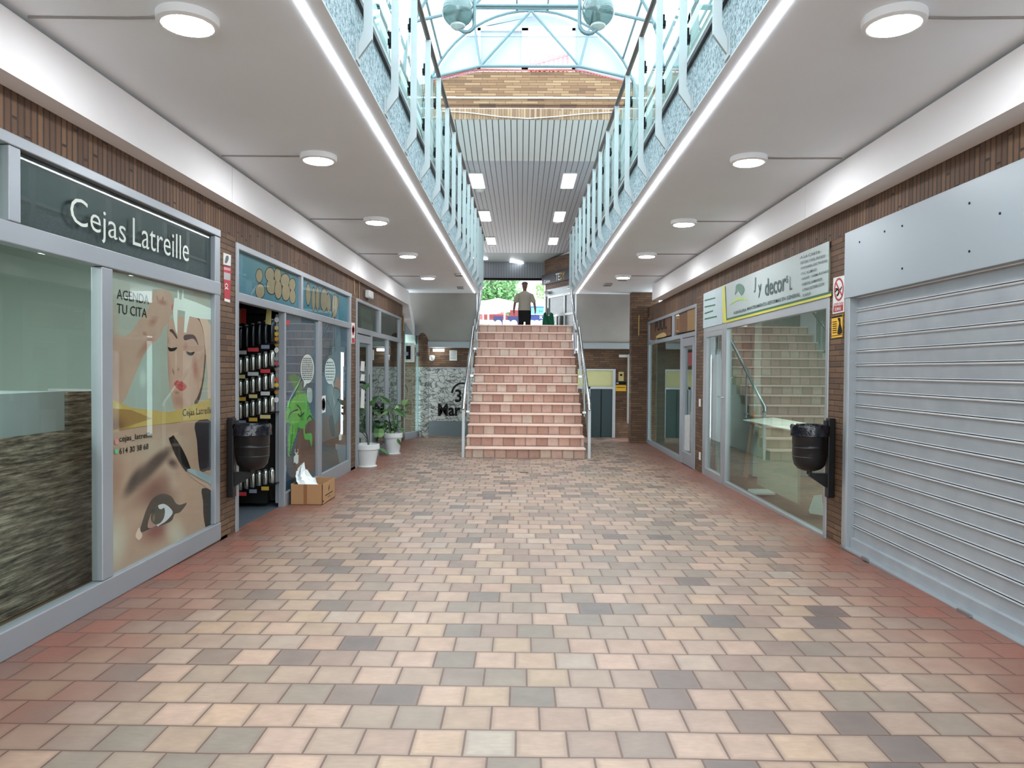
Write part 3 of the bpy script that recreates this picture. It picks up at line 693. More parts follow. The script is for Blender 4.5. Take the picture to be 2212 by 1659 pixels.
# ------------------------------------------------------------------ LED strips and ceiling lamps
for x, n in ((-1.077, 'left'), (1.249, 'right')):
    m = Bx(x - .012, x + .012, Y0, 16.9, ZC - .006, ZC - .0005)
    tag(m.build('led_strip', emit('led_' + n, (240, 246, 255), LED_E)), 'thin glowing white light strip along the %s gallery ceiling edge' % n, 'light strip', 'glowing ceiling strips')
lamp_px = {'L': [(405.6, 57), (688, 349), (813, 482), (881, 555), (924.5, 602)], 'R': [(1931, 57), (1617, 353), (1477, 486), (1397, 555), (1346, 601)]}
lampm = emit('lamp_diffuser', (250, 252, 255), LAMP_E)
ordn = ['nearest to the camera', 'second from the camera', 'third from the camera', 'fourth from the camera', 'farthest, near the stairs']
src = None
def add_lamp(x, y, s, lab, g='round ceiling lamps'):
    r = E('ceiling_lamp', (x, y, ZC), lab, 'ceiling lamp', g)
    MB().lathe([(.148, 0), (.15, -.012), (.148, -.042), (.13, -.05), (.122, -.05)][::-1], n=36).build('lamp_rim', 'white', r, local=True, smooth=True)
    MB().lathe([(.02, -.056), (.112, -.054), (.122, -.048)], n=36).build('lamp_diffuser', lampm, r, local=True, smooth=True)
    m = MB(); xe = (XFL if s < 0 else XFR) - x
    m.tube([(s * .14, 0, -.008), (s * .3, .01, -.006), (xe, .0, -.006)], .006, 6); m.build('cable', mat('grey_cable', (140, 134, 130), .6) if 'grey_cable' not in bpy.data.materials else bpy.data.materials['grey_cable'], r, local=True)
for sd, s in (('L', -1), ('R', 1)):
    side = 'left' if s < 0 else 'right'
    pos = [onZ(px, py, ZC - .05) for px, py in lamp_px[sd]]
    for i, p in enumerate(pos): add_lamp(p.x, p.y, s, 'round white ceiling lamp on the %s ceiling, %s' % (side, ordn[i]))
    d = (pos[2].y - pos[0].y) / 2
    for k in (1, 2, 3): add_lamp(pos[0].x, pos[0].y - d * k, s, 'round white ceiling lamp behind the viewpoint on the %s ceiling, %s row back' % (side, ['', 'first', 'second', 'third'][k]), 'round ceiling lamps behind the viewpoint')
# panel lights in the passage ceiling
pan = emit('panel_light_glow', (250, 252, 255), 6)
for px, py, nm in ((1031, 390, 'nearest left'), (1228, 390, 'nearest right'), (1048, 466, 'middle left'), (1208, 467, 'middle right'), (1061, 519.5, 'far left'), (1195, 520, 'far right')):
    p = onZ(px, py, zt4)
    r = E('panel_light', (p.x, p.y, zt4), 'bright square panel light in the slatted passage ceiling, ' + nm, 'ceiling light', 'passage panel lights')
    Bx(-.16, .16, -.66, .66, -.02, 0).build('frame', 'white', r, local=True)
    Bx(-.135, .135, -.62, .62, -.026, -.02).build('diffuser', pan, r, local=True)
p = onZ(1142, 565, zt4 - .1)
m = MB(); m.bar(p + Vector((-.7, -.45, -.08)), p + Vector((.45, .55, -.08)), .1, .03); tag(m.build('strip_light', emit('strip_glow', (250, 252, 255), 2.5)), 'long strip light near the passage exit', 'ceiling light')
p = onZ(1033, 556, zt4 - .1)
m = MB(); m.bar(p + Vector((-.5, -.4, -.02)), p + Vector((.3, .4, -.02)), .12, .03); tag(m.build('strip_light', emit('strip_glow', (250, 252, 255), 2.5)), 'short strip light half hidden by the left balustrade', 'ceiling light')
for px, py, w in ((1036, 410, 'beside the nearest left panel light'), (1205, 479, 'beside the middle right panel light'), (1063, 529, 'beside the far left panel light')):
    p = onZ(px, py, zt4); m = MB().lathe([(.05, -.05), (.1, -.03), (.12, 0)], p, 20)
    tag(m.build('smoke_detector', 'white', smooth=True), 'small round detector ' + w, 'detector', 'passage ceiling detectors')
# cool daylight on the left strip: faint sun is not needed, the vault lets the sky in
# ------------------------------------------------------------------ glass vault
VC, VR, VZ = .15, 2.0, H + 4.62
def arc(y, r=VR, a0=0, a1=180, n=28): return [(VC + r * math.cos(math.radians(a0 + (a1 - a0) * i / n)), y, VZ + r * math.sin(math.radians(a0 + (a1 - a0) * i / n))) for i in range(n + 1)]
gr = E('glass_roof', (VC, 6, VZ), 'arched glass roof on green steel hoops above the passage', 'glass roof')
m = MB(); A_ = arc(Y0, VR + .04); Bq = arc(YG + .1, VR + .04); b = len(m.v); k = len(A_); m.v += A_ + Bq; m.f += [(i, i + 1, k + i + 1, k + i) for i in range(k - 1)]
m.build('roof_glazing', 'roofglass', gr, smooth=True)
for a in (10, 34, 58, 82, 98, 122, 146, 170):
    p = arc(0, VR + .02, a, a, 1)[0]; m = MB(); m.box(p[0] - .018, p[0] + .018, Y0, YG, p[2] - .018, p[2] + .018); m.build('glazing_bar', 'teal_pipe', gr)
yt = YG - .05; kk = 0
while yt > -1:
    t = E('roof_truss', (VC, yt, VZ), ('green tubular roof truss against the brick gable' if kk == 0 else 'green tubular roof truss, number %s from the gable, crossing the glass vault' % ['', 'second', 'third', 'fourth', 'fifth', 'sixth', 'seventh'][kk]), 'roof truss', 'tubular roof trusses')
    MB().tube(arc(yt), .03, 8).build('arch', 'teal_pipe', t, smooth=True)
    bl, br, ap = (VC - .95, yt, H + 5.6), (VC + .88, yt, H + 5.6), (VC - .02, yt, VZ + VR)
    MB().tube([(VC - 1.87, yt, H + 5.38), bl, br, (VC + 1.87, yt, H + 5.38)], .028, 8).build('bottom_chord', 'teal_pipe', t, smooth=True)
    m = MB(); m.tube([bl, ap], .026, 8)
    m.build('strut', 'teal_pipe', t); m = MB(); m.tube([br, ap], .026, 8); m.build('strut', 'teal_pipe', t)
    for q, a in ((bl, 122), (br, 58)):
        m = MB(); m.tube([q, arc(yt, VR, a, a, 1)[0]], .022, 8); m.build('strut', 'teal_pipe', t)
    m = MB(); m.tube([(VC - 1.3, yt, VZ + 1.52), (VC + 1.3, yt, VZ + 1.52)], .006, 6); m.build('tie_rod', 'teal_pipe', t)
    yt -= 2.2; kk += 1
# gable glazing behind the first truss
gl = mat('frosted_gable_panel', (168, 176, 188), .4, var=.03)
g0 = [(VC + VR * math.cos(math.radians(a)), VZ + VR * math.sin(math.radians(a))) for a in range(24, 157, 6)]
wz0, wz1 = onY(1140, 149, YG).z, onY(1140, 59, YG).z; wx0, wx1 = onY(1031, 100, YG).x, onY(1243, 100, YG).x
pl = [(x, z) for x, z in g0 if x < wx0]; prr = [(x, z) for x, z in g0 if x > wx1]
S(MB().prism([(x, YG + .08, z) for x, z in pl + [(wx0, H + 5.58), ]][::1] + [(wx0, YG + .08, wz1)], (0, .03, 0)) if False else MB().prism([(wx0, YG + .08, H + 5.5)] + [(wx0, YG + .08, pl[0][1])] + [(x, YG + .08, z) for x, z in pl] + [(-1.85, YG + .08, H + 5.2)], (0, .03, 0)), 'wall_back', gl, label='frosted gable panel left of the window')
S(MB().prism([(wx1, YG + .08, H + 5.5), (2.15, YG + .08, H + 5.2)] + [(x, YG + .08, z) for x, z in prr] + [(wx1, YG + .08, prr[-1][1])], (0, .03, 0)), 'wall_back', gl, label='frosted gable panel right of the window')
top = [(x, z) for x, z in g0 if wx0 <= x <= wx1]
S(MB().prism([(wx0, YG + .08, wz1 + .03), (wx1, YG + .08, wz1 + .03)] + [(x, YG + .08, z) for x, z in top], (0, .03, 0)), 'wall_back', gl, label='frosted gable panel above the window')
wn = E('window_7', ((wx0 + wx1) / 2, YG, wz0), 'white framed two pane window in the glass gable', kind='structure')
m = MB(); mx = onY(1134, 100, YG).x
for a, b, c, d in ((wx0, wx1, wz0, wz0 + .06), (wx0, wx1, wz1 - .05, wz1 + .03), (wx0, wx0 + .06, wz0, wz1), (wx1 - .06, wx1, wz0, wz1), (mx - .06, mx + .06, wz0, wz1)): m.box(a, b, YG + .02, YG + .1, c, d)
m.build('window_frame', 'white', wn)
Bx(wx0, mx, YG + .06, YG + .07, wz0, wz1).build('window_pane', gl, wn)
Bx(mx, wx1, YG + .06, YG + .068, wz0, wz1).build('window_pane', 'roofglass', wn)
# pink lattice outside below the window
lt = E('pink_railing', (0, YG + .5, H + 5.5), 'pink painted lattice strip along the top of the brick gable', 'railing')
pk = mat('pink_paint', (214, 120, 118), .6)
m = MB(); cl = cr([(v.x, v.y, v.z) for v in [onY(x, y, YG + .02) for x, y in ((930, 176), (985, 160), (1030, 151), (1135, 152), (1243, 152), (1300, 164), (1345, 175), (1372, 182))]], 5, False)
cl = [Vector(v) for v in cl]; dn = Vector((0, 0, -.1))
for a, b in zip(cl[:-1], cl[1:]):
    m.bar(a, b, .03, .02); m.bar(a + dn, b + dn, .03, .02)
m.build('rails', pk, lt)
m = MB(); N_ = 56
for i in range(N_):
    f = i / (N_ - 1) * (len(cl) - 1); j = min(int(f), len(cl) - 2); p = cl[j].lerp(cl[j + 1], f - j); m.box(p.x - .012, p.x + .012, p.y - .012, p.y + .012, p.z - .1, p.z)
m.build('lattice', pk, lt)
rb = mat('red_metal', (206, 92, 96), .5)
m = MB(); q0_ = onY(1146, 150, YG + 3); q1_ = onY(1226, 130, YG + 3)
for i in range(9): x = q0_.x + (q1_.x - q0_.x) * i / 8; m.box(x - .03, x + .03, YG + 3, YG + 3.1, q0_.z - .4, q1_.z + (.12 if i > 3 else .02))
m.box(q0_.x, q1_.x, YG + 3, YG + 3.05, q0_.z - .4, q0_.z + .1); m.bar((q0_.x, YG + 3, q0_.z + .1), (q1_.x, YG + 3, q1_.z + .12), .05)
S(Bx(-3.0, 3.2, YG + 2.4, YG + 4.5, zt4 + .12, q0_.z - .4), 'roof', 'plasterW', label='flat roof behind the brick gable')
tag(m.build('red_railing', rb), 'red metal railing seen through the right gable pane', 'railing')
# ------------------------------------------------------------------ hanging globe lamp
YL = 9.1
hl = E('globe_pendant', (.1, YL, H + 4.48), 'double globe hanging lamp on a green crossbar', 'hanging lamp')
cl_, cr_ = onY(1025, 12, YL), onY(1252, 13, YL)
MB().tube([cl_, cr_], .021, 10).build('crossbar', 'teal_pipe', hl, smooth=True)
for s, c, gx in ((-1, cl_, 986), (1, cr_, 1294)):
    g = onY(gx, 14, YL); e = onY(gx + (3 if s < 0 else -2), 58, YL); pts = [c + Vector((0, 0, 1.4)), c]; R_ = abs(c.x - e.x) / 2
    cc = Vector(((c.x + e.x) / 2, YL, c.z - .22))
    for i in range(0, 9): a = math.pi * i / 8; pts.append(cc + Vector((-s * R_ * math.cos(a), 0, -R_ * math.sin(a))))
    pts.append(Vector((e.x, YL, e.z - .01)))
    MB().tube(pts, .024, 10).build('hook_arm', 'teal_pipe', hl, smooth=True)
    MB().lathe([(.02, -.04), (.05, -.03), (.088, .0), (.092, .03)], (e.x, YL, e.z), 24).build('collar', mat('collar%d' % s, (176, 186, 184), .4), hl, smooth=True)
    MB().lathe([(.2 * math.sin(math.radians(a)), -.2 * math.cos(math.radians(a))) for a in range(24, 179, 11)], (e.x, YL, e.z + .2), 32).build('globe', 'globe', hl, smooth=True)
    MB().lathe([(.02, 0), (.03, .06), (.035, .14), (.01, .17)], (e.x, YL, e.z + .03), 16).build('bulb', 'white', hl, smooth=True)
# ================================================================== LEFT SHOP: sign, poster, desk
sg = E('shop_sign', (XL - .01, 5.2, 2.24), 'dark name panel reading "Cejas Latreille" in pale letters', 'shop sign')
Bx(XL - .045, XL - .035, a2 - .01, a5 + .01, 2.24, 2.64).build('backing_panel', mat('charcoal_panel', (30, 36, 42), .5), sg)
m = MB()
def txtL(m, body, y0, z0, w, h, off=-.008, **k):
    vs, fs = text_mesh(body, w, h, **k); bi = len(m.v)
    m.v += [(XL + off, y0 + x, z0 + z) for x, z in vs]; m.f += [tuple(bi + i for i in f) for f in fs]
quadtext(m, 'Cejas', 'L', (152, 499), (272, 543), (152, 420), -.008, bold=-.004); quadtext(m, 'Latreille', 'L', (287, 529), (408, 566), (287, 470), -.008, bold=-.004)
m.build('lettering', 'letter', sg)
def A(x, y): return (235 + x / 5.184, 580 + y / 5.184)
def B(x, y): return (235 + x / 4.146, 860 + y / 4.146)
def lay(f, x1, y1, x2, y2, w, s, c, sc=1.0):
    p, q = f(x1, y1), f(x2, y2); return (pm('L', *p), pm('L', *q), w, s, c)
PB = -.034
po = E('poster', (XL - .03, 5.66, .15), 'tall beauty salon window poster with a face measured by a ruler above a close-up eye', 'poster')
skin = (206, 166, 146)
up = [lay(A, 330, 900, 560, 1400, .22, 1, (186, 204, 196)), lay(A, 300, 1450, 600, 1450, .12, 1, (182, 196, 190)), lay(A, 430, 1130, 440, 1330, .05, .8, (212, 230, 224)),
      lay(A, 60, 300, 60, 1300, .12, 1, (196, 172, 152)), lay(A, 900, 100, 1150, 300, .1, 1, (176, 160, 140))]
lo = [lay(B, 150, 450, 800, 420, .12, 1, (206, 178, 158)), lay(B, 100, 500, 100, 900, .12, 1, (186, 136, 116)), lay(B, 80, 1100, 120, 1500, .14, 1, (226, 214, 196)),
      lay(B, 560, 620, 640, 800, .07, 1, (222, 196, 176)), lay(B, 250, 930, 620, 700, .09, 1, (150, 92, 78)),
      lay(B, 360, 900, 640, 900, .11, 1, (128, 76, 66)), lay(B, 320, 1220, 600, 1150, .09, 1, (150, 76, 70)), lay(B, 560, 1130, 720, 1300, .1, .9, (224, 208, 188)), lay(B, 740, 700, 780, 1100, .06, 1, (206, 160, 136)),
      lay(B, 200, 850, 560, 500, .06, .8, (92, 62, 56)), lay(B, 185, 860, 350, 620, .06, .8, (66, 44, 42)), lay(B, 320, 670, 620, 450, .055, .8, (80, 54, 48)), lay(B, 560, 560, 660, 600, .04, .9, (92, 56, 52))]
zsp = P3('L', 350, 905).z
Bx(XL + PB - .004, XL + PB, a4 - .01, a5 + .01, .15, 2.13).build('printed_sheet', paint('poster_lower_print', 'YZ', (204, 164, 142), lo, .35), po)
m = MB(); m.box(XL + PB, XL + PB + .0005, a4 - .005, a5 + .005, zsp - .03, 2.125); m.build('upper_print', paint('poster_upper_print', 'YZ', (186, 192, 180), up, .35), po)
def art(name, f, pts, mt, off, sm=5):
    return decal(MB(), 'L', [f(x, y) for x, y in pts], PB + .0006 + off, smooth=sm, t=.0004).build(name, mt, po)
armp = paint('arm_print', 'YZ', (208, 170, 150), [lay(A, 150, 900, 100, 1500, .1, 1, (196, 150, 130)), lay(A, 560, 260, 680, 300, .05, 1, (214, 178, 158)), lay(A, 600, 370, 700, 390, .02, .9, (178, 118, 104)), lay(A, 590, 300, 600, 370, .012, .9, (186, 130, 116)), lay(A, 660, 310, 650, 370, .012, .9, (176, 116, 104)), lay(A, 560, 760, 380, 980, .035, .9, (186, 132, 112)), lay(A, 500, 620, 600, 560, .03, 1, (186, 128, 110)), lay(A, 430, 720, 480, 740, .015, 1, (184, 128, 112))], .4)
art('printed_arm', A, [(40, 800), (180, 760), (270, 690), (330, 590), (430, 470), (480, 330), (520, 245), (620, 235), (690, 270), (722, 350), (752, 390), (755, 440), (735, 490), (690, 530), (670, 600), (610, 670), (570, 770), (480, 850), (400, 960), (330, 1110), (240, 1330), (160, 1490), (40, 1510)], armp, 0)
art('printed_nail', A, [(705, 410), (735, 395), (750, 410), (748, 450), (720, 470), (705, 450)], mat('nail_print', (188, 112, 104), .3), .001)
hair = mat('hair_print', (84, 56, 52), .5)
art('printed_hair', A, [(900, 520), (1050, 560), (1085, 750), (1092, 900), (1075, 1150), (1050, 1330), (1010, 1480), (960, 1500), (980, 1000)], hair, .0003)
facep = paint('face_print', 'YZ', (216, 172, 152), [lay(A, 1000, 1000, 1030, 1250, .05, 1, (190, 116, 104)), lay(A, 700, 950, 720, 1300, .05, 1, (200, 148, 130)), lay(A, 800, 900, 800, 1130, .02, 1, (232, 198, 178)), lay(A, 760, 1120, 780, 1190, .012, .9, (140, 84, 76)), lay(A, 815, 1140, 835, 1120, .01, .9, (176, 120, 108)), lay(A, 780, 1385, 840, 1395, .012, 1, (176, 118, 104)), lay(A, 760, 1450, 900, 1520, .05, 1, (190, 136, 116)), lay(A, 690, 820, 730, 800, .03, 1, (196, 140, 126)), lay(A, 880, 880, 930, 870, .035, 1, (196, 140, 126)), lay(A, 930, 1020, 950, 1150, .05, 1, (226, 186, 166))], .4)
art('printed_face', A, [(665, 640), (700, 560), (900, 540), (1000, 570), (1055, 700), (1075, 900), (1060, 1150), (1030, 1330), (980, 1460), (900, 1545), (820, 1575), (740, 1570), (700, 1420), (670, 1200), (658, 900)], facep, .0006)
art('printed_hand', A, [(1005, 410), (1035, 415), (1075, 500), (1115, 600), (1165, 690), (1172, 1000), (1172, 1440), (1110, 1465), (1105, 1200), (1085, 950), (1060, 700), (1015, 560), (1000, 470)], mat('hand_print', (218, 184, 166), .4), .0009)
art('printed_ruler', A, [(735, 330), (770, 330), (768, 240), (785, 245), (790, 345), (812, 350), (828, 238), (836, 240), (838, 330), (980, 380), (1165, 455), (1168, 575), (1010, 560), (905, 535), (885, 620), (868, 720), (842, 715), (850, 560), (855, 480), (772, 462), (768, 560), (768, 740), (748, 690), (725, 560), (720, 470)], mat('ruler_print', (222, 232, 226), .4), .0012, 0)
for nm, pp_ in (('printed_eyebrow', [(680, 690), (712, 680), (742, 720), (768, 770), (760, 785), (720, 730), (690, 705)]), ('printed_eyebrow', [(845, 748), (930, 738), (975, 770), (1006, 862), (965, 800), (930, 785), (850, 805)]),
                ('printed_lashes', [(663, 878), (700, 892), (766, 882), (742, 918), (700, 928), (675, 920)]), ('printed_lashes', [(870, 928), (915, 940), (962, 932), (945, 965), (915, 975), (885, 960)])):
    art(nm, A, pp_, mat('brow_print', (74, 44, 46), .5) if nm == 'printed_eyebrow' else 'ink', .0016, 3)
art('printed_lips', A, [(733, 1292), (768, 1252), (795, 1268), (815, 1262), (850, 1290), (872, 1325), (845, 1360), (805, 1372), (765, 1340)], mat('lips_print', (184, 68, 66), .4), .0016, 4)
art('printed_lip_line', A, [(738, 1295), (800, 1302), (868, 1326), (800, 1310)], mat('lipline_print', (120, 36, 42), .5), .0018, 2)
art('printed_band', B, [(35, 15), (110, 45), (200, 88), (540, 127), (760, 60), (935, -10), (938, 182), (300, 252), (33, 300)], paint('gold_print', 'YZ', (214, 180, 96), [lay(B, 35, 240, 250, 220, .06, .8, (168, 120, 66)), lay(B, 700, 150, 900, 120, .05, 1, (224, 196, 120)), lay(B, 100, 80, 160, 100, .03, .8, (228, 206, 130))], .35), .002, 0)
art('printed_band_fold', B, [(33, 92), (200, 105), (390, 183), (240, 230), (33, 290)], paint('gold_fold_print', 'YZ', (178, 132, 66), [lay(B, 30, 250, 200, 240, .06, 1, (136, 88, 58))], .35), .0024, 0)
art('printed_hair', B, [(775, 222), (918, 214), (918, 600), (880, 648), (820, 650), (800, 520), (790, 380)], mat('dark_hair_print', (36, 24, 34), .5), .0003, 3)
art('printed_hair', B, [(835, 810), (940, 850), (942, 1090), (880, 1180), (850, 1060), (845, 930)], 'ink', .0003, 3)
eye_w = mat('eye_white_print', (206, 206, 216), .3)
art('printed_eyelid', B, [(285, 1200), (310, 1080), (350, 970), (400, 895), (480, 857), (560, 880), (600, 940), (640, 955), (700, 940), (640, 1020), (590, 1040), (560, 1100), (470, 1140), (380, 1165)], mat('eyeliner_print', (62, 44, 40), .5), .0006, 4)
art('printed_eye_corner', B, [(350, 1160), (372, 1050), (420, 970), (460, 1000), (440, 1130)], mat('eye_corner_print', (168, 128, 120), .4), .0008, 4)
art('printed_eye_white', B, [(430, 1138), (470, 965), (505, 952), (550, 985), (572, 1030), (520, 1095), (470, 1128)], eye_w, .0009, 4)
art('printed_iris', B, [(378, 1060), (395, 985), (445, 955), (498, 985), (497, 1060), (465, 1115), (420, 1132), (385, 1105)], paint('iris_print', 'YZ', (56, 50, 38), [lay(B, 432, 1075, 452, 1075, .03, .9, (138, 120, 88)), lay(B, 420, 1015, 462, 1015, .022, .7, (20, 18, 16))], .3, .02), .0012, 4)
art('printed_highlight', B, [(445, 960), (480, 950), (495, 975), (470, 995), (448, 985)], eye_w, .0016, 3)
art('printed_tear_duct', B, [(240, 1225), (270, 1160), (285, 1190), (300, 1230), (275, 1270), (250, 1255)], mat('duct_print', (226, 196, 180), .3), .0006, 3)
m = MB()
for i in range(46):
    f = i / 45; x, y = 560 + 150 * f, 350 + 290 * f
    a = (-.95 if i % 2 else .95); L_ = 22 + 12 * math.sin(f * 3.1)
    stroke(m, 'L', [B(x - L_ * .9, y + L_ * .7 * 1), B(x + L_, y - L_ * .55)], PB + .0022 + .00001 * i, .012, smooth=0)
m.build('printed_mascara_brush', 'ink', po)
art('printed_handle', B, [(705, 655), (735, 632), (850, 670), (940, 720), (940, 780), (820, 720)], mat('silver_print', (150, 168, 178), .3), .0024, 3)
art('printed_handle', B, [(712, 668), (800, 735), (940, 790), (940, 838), (860, 790), (760, 720)], mat('copper_print', (196, 158, 144), .3), .0026, 3)
m = MB()
quadtext(m, 'AGENDA', 'L', A(92, 338), A(450, 404), A(92, 225), PB + .003); quadtext(m, 'TU CITA', 'L', A(92, 500), A(427, 554), A(92, 388), PB + .003)
quadtext(m, 'Cejas Latreille', 'L', B(662, 182), B(925, 152), B(662, 100), PB + .0045)
quadtext(m, 'cejas_latreille', 'L', B(94, 408), B(390, 364), B(94, 340), PB + .003, bold=.008); quadtext(m, '614 30 38 68', 'L', B(96, 504), B(356, 455), B(96, 450), PB + .003, bold=.008)
m.build('lettering', 'ink', po)
art('printed_icon', B, [(56, 372), (72, 364), (86, 372), (88, 400), (72, 416), (56, 404)], mat('pink_icon', (216, 140, 140), .5), .003, 3)
art('printed_icon', B, [(56, 460), (72, 454), (84, 462), (84, 486), (70, 500), (55, 492)], mat('green_icon', (96, 188, 140), .5), .003, 3)
# reception desk behind the big left window
dk = E('reception_desk', (-3.25, 3.6, 0), 'stone clad reception desk behind the left shop window', 'desk')
bX = -3.0
za = P3('L', 100, 935, base=bX).z; ya = 1.2; yb_ = P3('L', 205, 900, base=bX).y; ym = P3('L', 148, 880, base=bX).y
Bx(bX - .3, bX, ya, yb_, .02, za).build('front_panel', 'stone', dk)
Bx(bX - .28, bX - .004, ym, yb_, za, P3('L', 180, 846, base=bX).z).build('end_panel', 'stone', dk)
Bx(bX - .9, bX - .02, ya, ym - .01, za, P3('L', 80, 848, base=bX).z).build('counter_block', mat('desk_grey', (146, 160, 160), .5), dk)
Bx(bX - .32, bX + .02, yb_ - .02, yb_ + .03, .02, P3('L', 205, 840, base=bX).z).build('edge_strip', 'alu2', dk)
# things on the first brick pier
def board(name, side, pts, mt, label, cat, off=.006, parts=(), group=None):
    q = [P3(side, p[0], p[1], off) for p in pts]; c = sum(q, Vector()) / len(q)
    r = E(name, tuple(c), label, cat, group)
    decal(MB(), side, pts, off, t=.005).build('plate', mt, r)
    for nm, ps, m2, sm in parts: decal(MB(), side, ps, off + .001, smooth=sm, t=.0008).build(nm, m2, r)
    return r
def C_(x, y): return (460 + x / 10.37, 520 + y / 10.37)
board('notice', 'L', [C_(240, 268), C_(405, 325), C_(400, 570), C_(240, 530)], 'paper', 'white notice with a dark figure on the brick pier beside the poster', 'notice', parts=[('printed_figure', [C_(300, 345), C_(345, 340), C_(350, 420), C_(310, 500), C_(270, 495), C_(275, 430)], mat('grey_ink', (90, 96, 104), .6), 3)])
r = board('safety_sign', 'L', [C_(240, 560), C_(408, 600), C_(385, 1395), C_(258, 1350)], 'red', 'tall narrow red safety sign on the brick pier beside the poster', 'sign', off=.0035,
      parts=[('white_field', [C_(245, 590), C_(392, 622), C_(390, 675), C_(245, 645)], mat('pink_field', (214, 150, 160), .6), 0), ('grey_field', [C_(245, 700), C_(390, 738), C_(388, 892), C_(245, 862)], mat('grey_field', (178, 172, 176), .6), 0), ('white_field', [C_(258, 1290), C_(385, 1325), C_(384, 1390), C_(258, 1350)], 'paper', 0)])
m = MB(); stroke(m, 'L', [C_(268, 1085), C_(320, 1040), C_(330, 990), C_(295, 965), C_(270, 1000), C_(290, 1050), C_(345, 1085)], .0055, .008); m.build('symbol', 'white', r)
# ------------------------------------------------------------------ litter bins
def litter_bin(side, pxb, pyt, pyb, pxpost, label):
    s = 1 if side == 'L' else -1; xw = XL if side == 'L' else XR
    yb = P3(side, pxpost, 950).y; X = onY(pxb, 960, yb).x; z1 = onY(pxb, pyt, yb).z; z0 = onY(pxb, pyb, yb).z
    r = E('litter_bin', (xw, yb, z0 - .3), label, 'litter bin', 'wall mounted litter bins')
    zt, zb = onY(pxb, 903, yb).z, onY(pxb, 1074, yb).z
    px_ = xw + s * .035
    Bx(px_ - .03, px_ + .03, yb - .035, yb + .035, zb, zt).build('post', 'black', r, bevel=.006)
    xo = X - s * .13
    Bx(px_, xo, yb - .03, yb + .03, z1 - .05, zt - .02).build('upper_bracket', 'black', r, bevel=.004)
    m = MB(); m.prism([(px_ + s * .02, yb - .02, z0 + .01), (X, yb - .02, z0 + .01), (X, yb - .02, z0 - .02), (px_ + s * .02, yb - .02, z0 - .13)], (0, .04, 0)); m.build('lower_bracket', 'black', r)
    h = z1 - z0; R_ = .148
    MB().lathe([(.0, .03), (.05, .032), (.1, .05), (.132, .085), (R_ - .004, .14), (R_, .16), (R_ - .003, .165), (R_, .175), (R_, h * .55), (R_ + .003, h * .56), (R_, h * .57), (R_, h * .62), (R_ + .003, h * .63), (R_, h - .03), (R_ + .006, h), (R_ - .01, h), (R_ - .012, .2), (.02, .1)], (X, yb, z0), 40).build('drum', 'black', r, smooth=True)
    MB().lathe([(.022, 0), (.022, .035)], (X, yb, z0), 14).build('pivot', 'black', r)
    w = lambda a, i: .03 * math.sin(a * 9 + i) + .025 * math.sin(a * 17 + i * 2.2)
    MB().lathe([(R_ - .02, h - .1), (R_ - .01, h + .004), (R_ + .006, h + .012), (R_ + .016, h - .01), (R_ + .012, h - .05), (R_ + .018, h - .085), (R_ + .006, h - .09)], (X, yb, z0), 64, wob=w).build('bin_liner', 'liner', r, smooth=True)
litter_bin('L', 545, 918, 1022, 492, 'black litter bin with liner on the left brick pier, beside the dark doorway')
litter_bin('R', 1749, 920, 1024, 1802, 'black litter bin with liner on the right brick pier, beside the roller shutter')
# ------------------------------------------------------------------ mural shop
BP = -.034
def D(x, y): return (600 + x / 4.611, 690 + y / 4.611)
def dl(x1, y1, x2, y2, w, s, c): return (pm('L', *D(x1, y1)), pm('L', *D(x2, y2)), w, s, c)
blue = [dl(100, 100, 400, 200, .3, 1, (96, 128, 158)), dl(200, 700, 380, 700, .2, 1, (66, 112, 150)), dl(80, 1400, 380, 1500, .2, 1, (70, 66, 66)), dl(320, 500, 400, 900, .1, 1, (60, 108, 146)), dl(80, 900, 90, 1300, .12, 1, (44, 66, 70)), dl(260, 540, 320, 760, .05, .8, (34, 40, 50)),
        dl(440, 300, 690, 300, .25, 1, (70, 110, 140)), dl(440, 1300, 700, 1500, .25, .9, (86, 88, 88)), dl(640, 900, 690, 1100, .15, 1, (50, 44, 44)), dl(440, 950, 480, 1200, .1, 1, (96, 146, 178))]
bm = paint('mural_paint', 'YZ', (54, 92, 124), [(a, b, w, s_, tuple(int(v * .76) for v in c)) for a, b, w, s_, c in blue], .5, .12, 7)
mu = E('window_mural', (XL - .03, 9, .1), 'blue painted window mural with a green leaf plant on an armchair and a speech bubble', 'mural', 'murals on the shop windows')
Bx(XL + BP - .003, XL + BP, b3 - .005, b4 + .005, .1, 2.12).build('painted_sheet', bm, mu)
mv = E('window_mural', (XL - .03, 10.8, .1), 'blue painted window mural with a grey draped shape on an armchair and a smaller bubble', 'mural', 'murals on the shop windows')
Bx(XL + BP - .003, XL + BP, b5 - .005, b6 + .005, .1, 2.12).build('painted_sheet', bm, mv)
def mart(par, name, pts, mt, off=0, sm=4): return decal(MB(), 'L', [D(x, y) for x, y in pts], BP + .0006 + off, smooth=sm, t=.0004).build(name, mt, par)
brn = paint('armchair_paint', 'YZ', (104, 56, 38), [dl(240, 1100, 250, 1400, .06, 1, (138, 74, 46)), dl(330, 1050, 360, 1250, .08, 1, (66, 34, 26)), dl(560, 1000, 600, 1250, .06, 1, (126, 64, 42)), dl(660, 900, 690, 1100, .1, 1, (58, 36, 28))], .5, .1)
mart(mu, 'armchair', [(170, 1500), (200, 1150), (230, 1080), (255, 1075), (290, 1010), (370, 1005), (395, 1040), (392, 1300), (370, 1500)], brn)
gr1 = mat('leaf_paint', (78, 168, 52), .5, var=.2, scale=14); gr2 = mat('leaf_paint_dark', (62, 120, 58), .5, var=.25, scale=16)
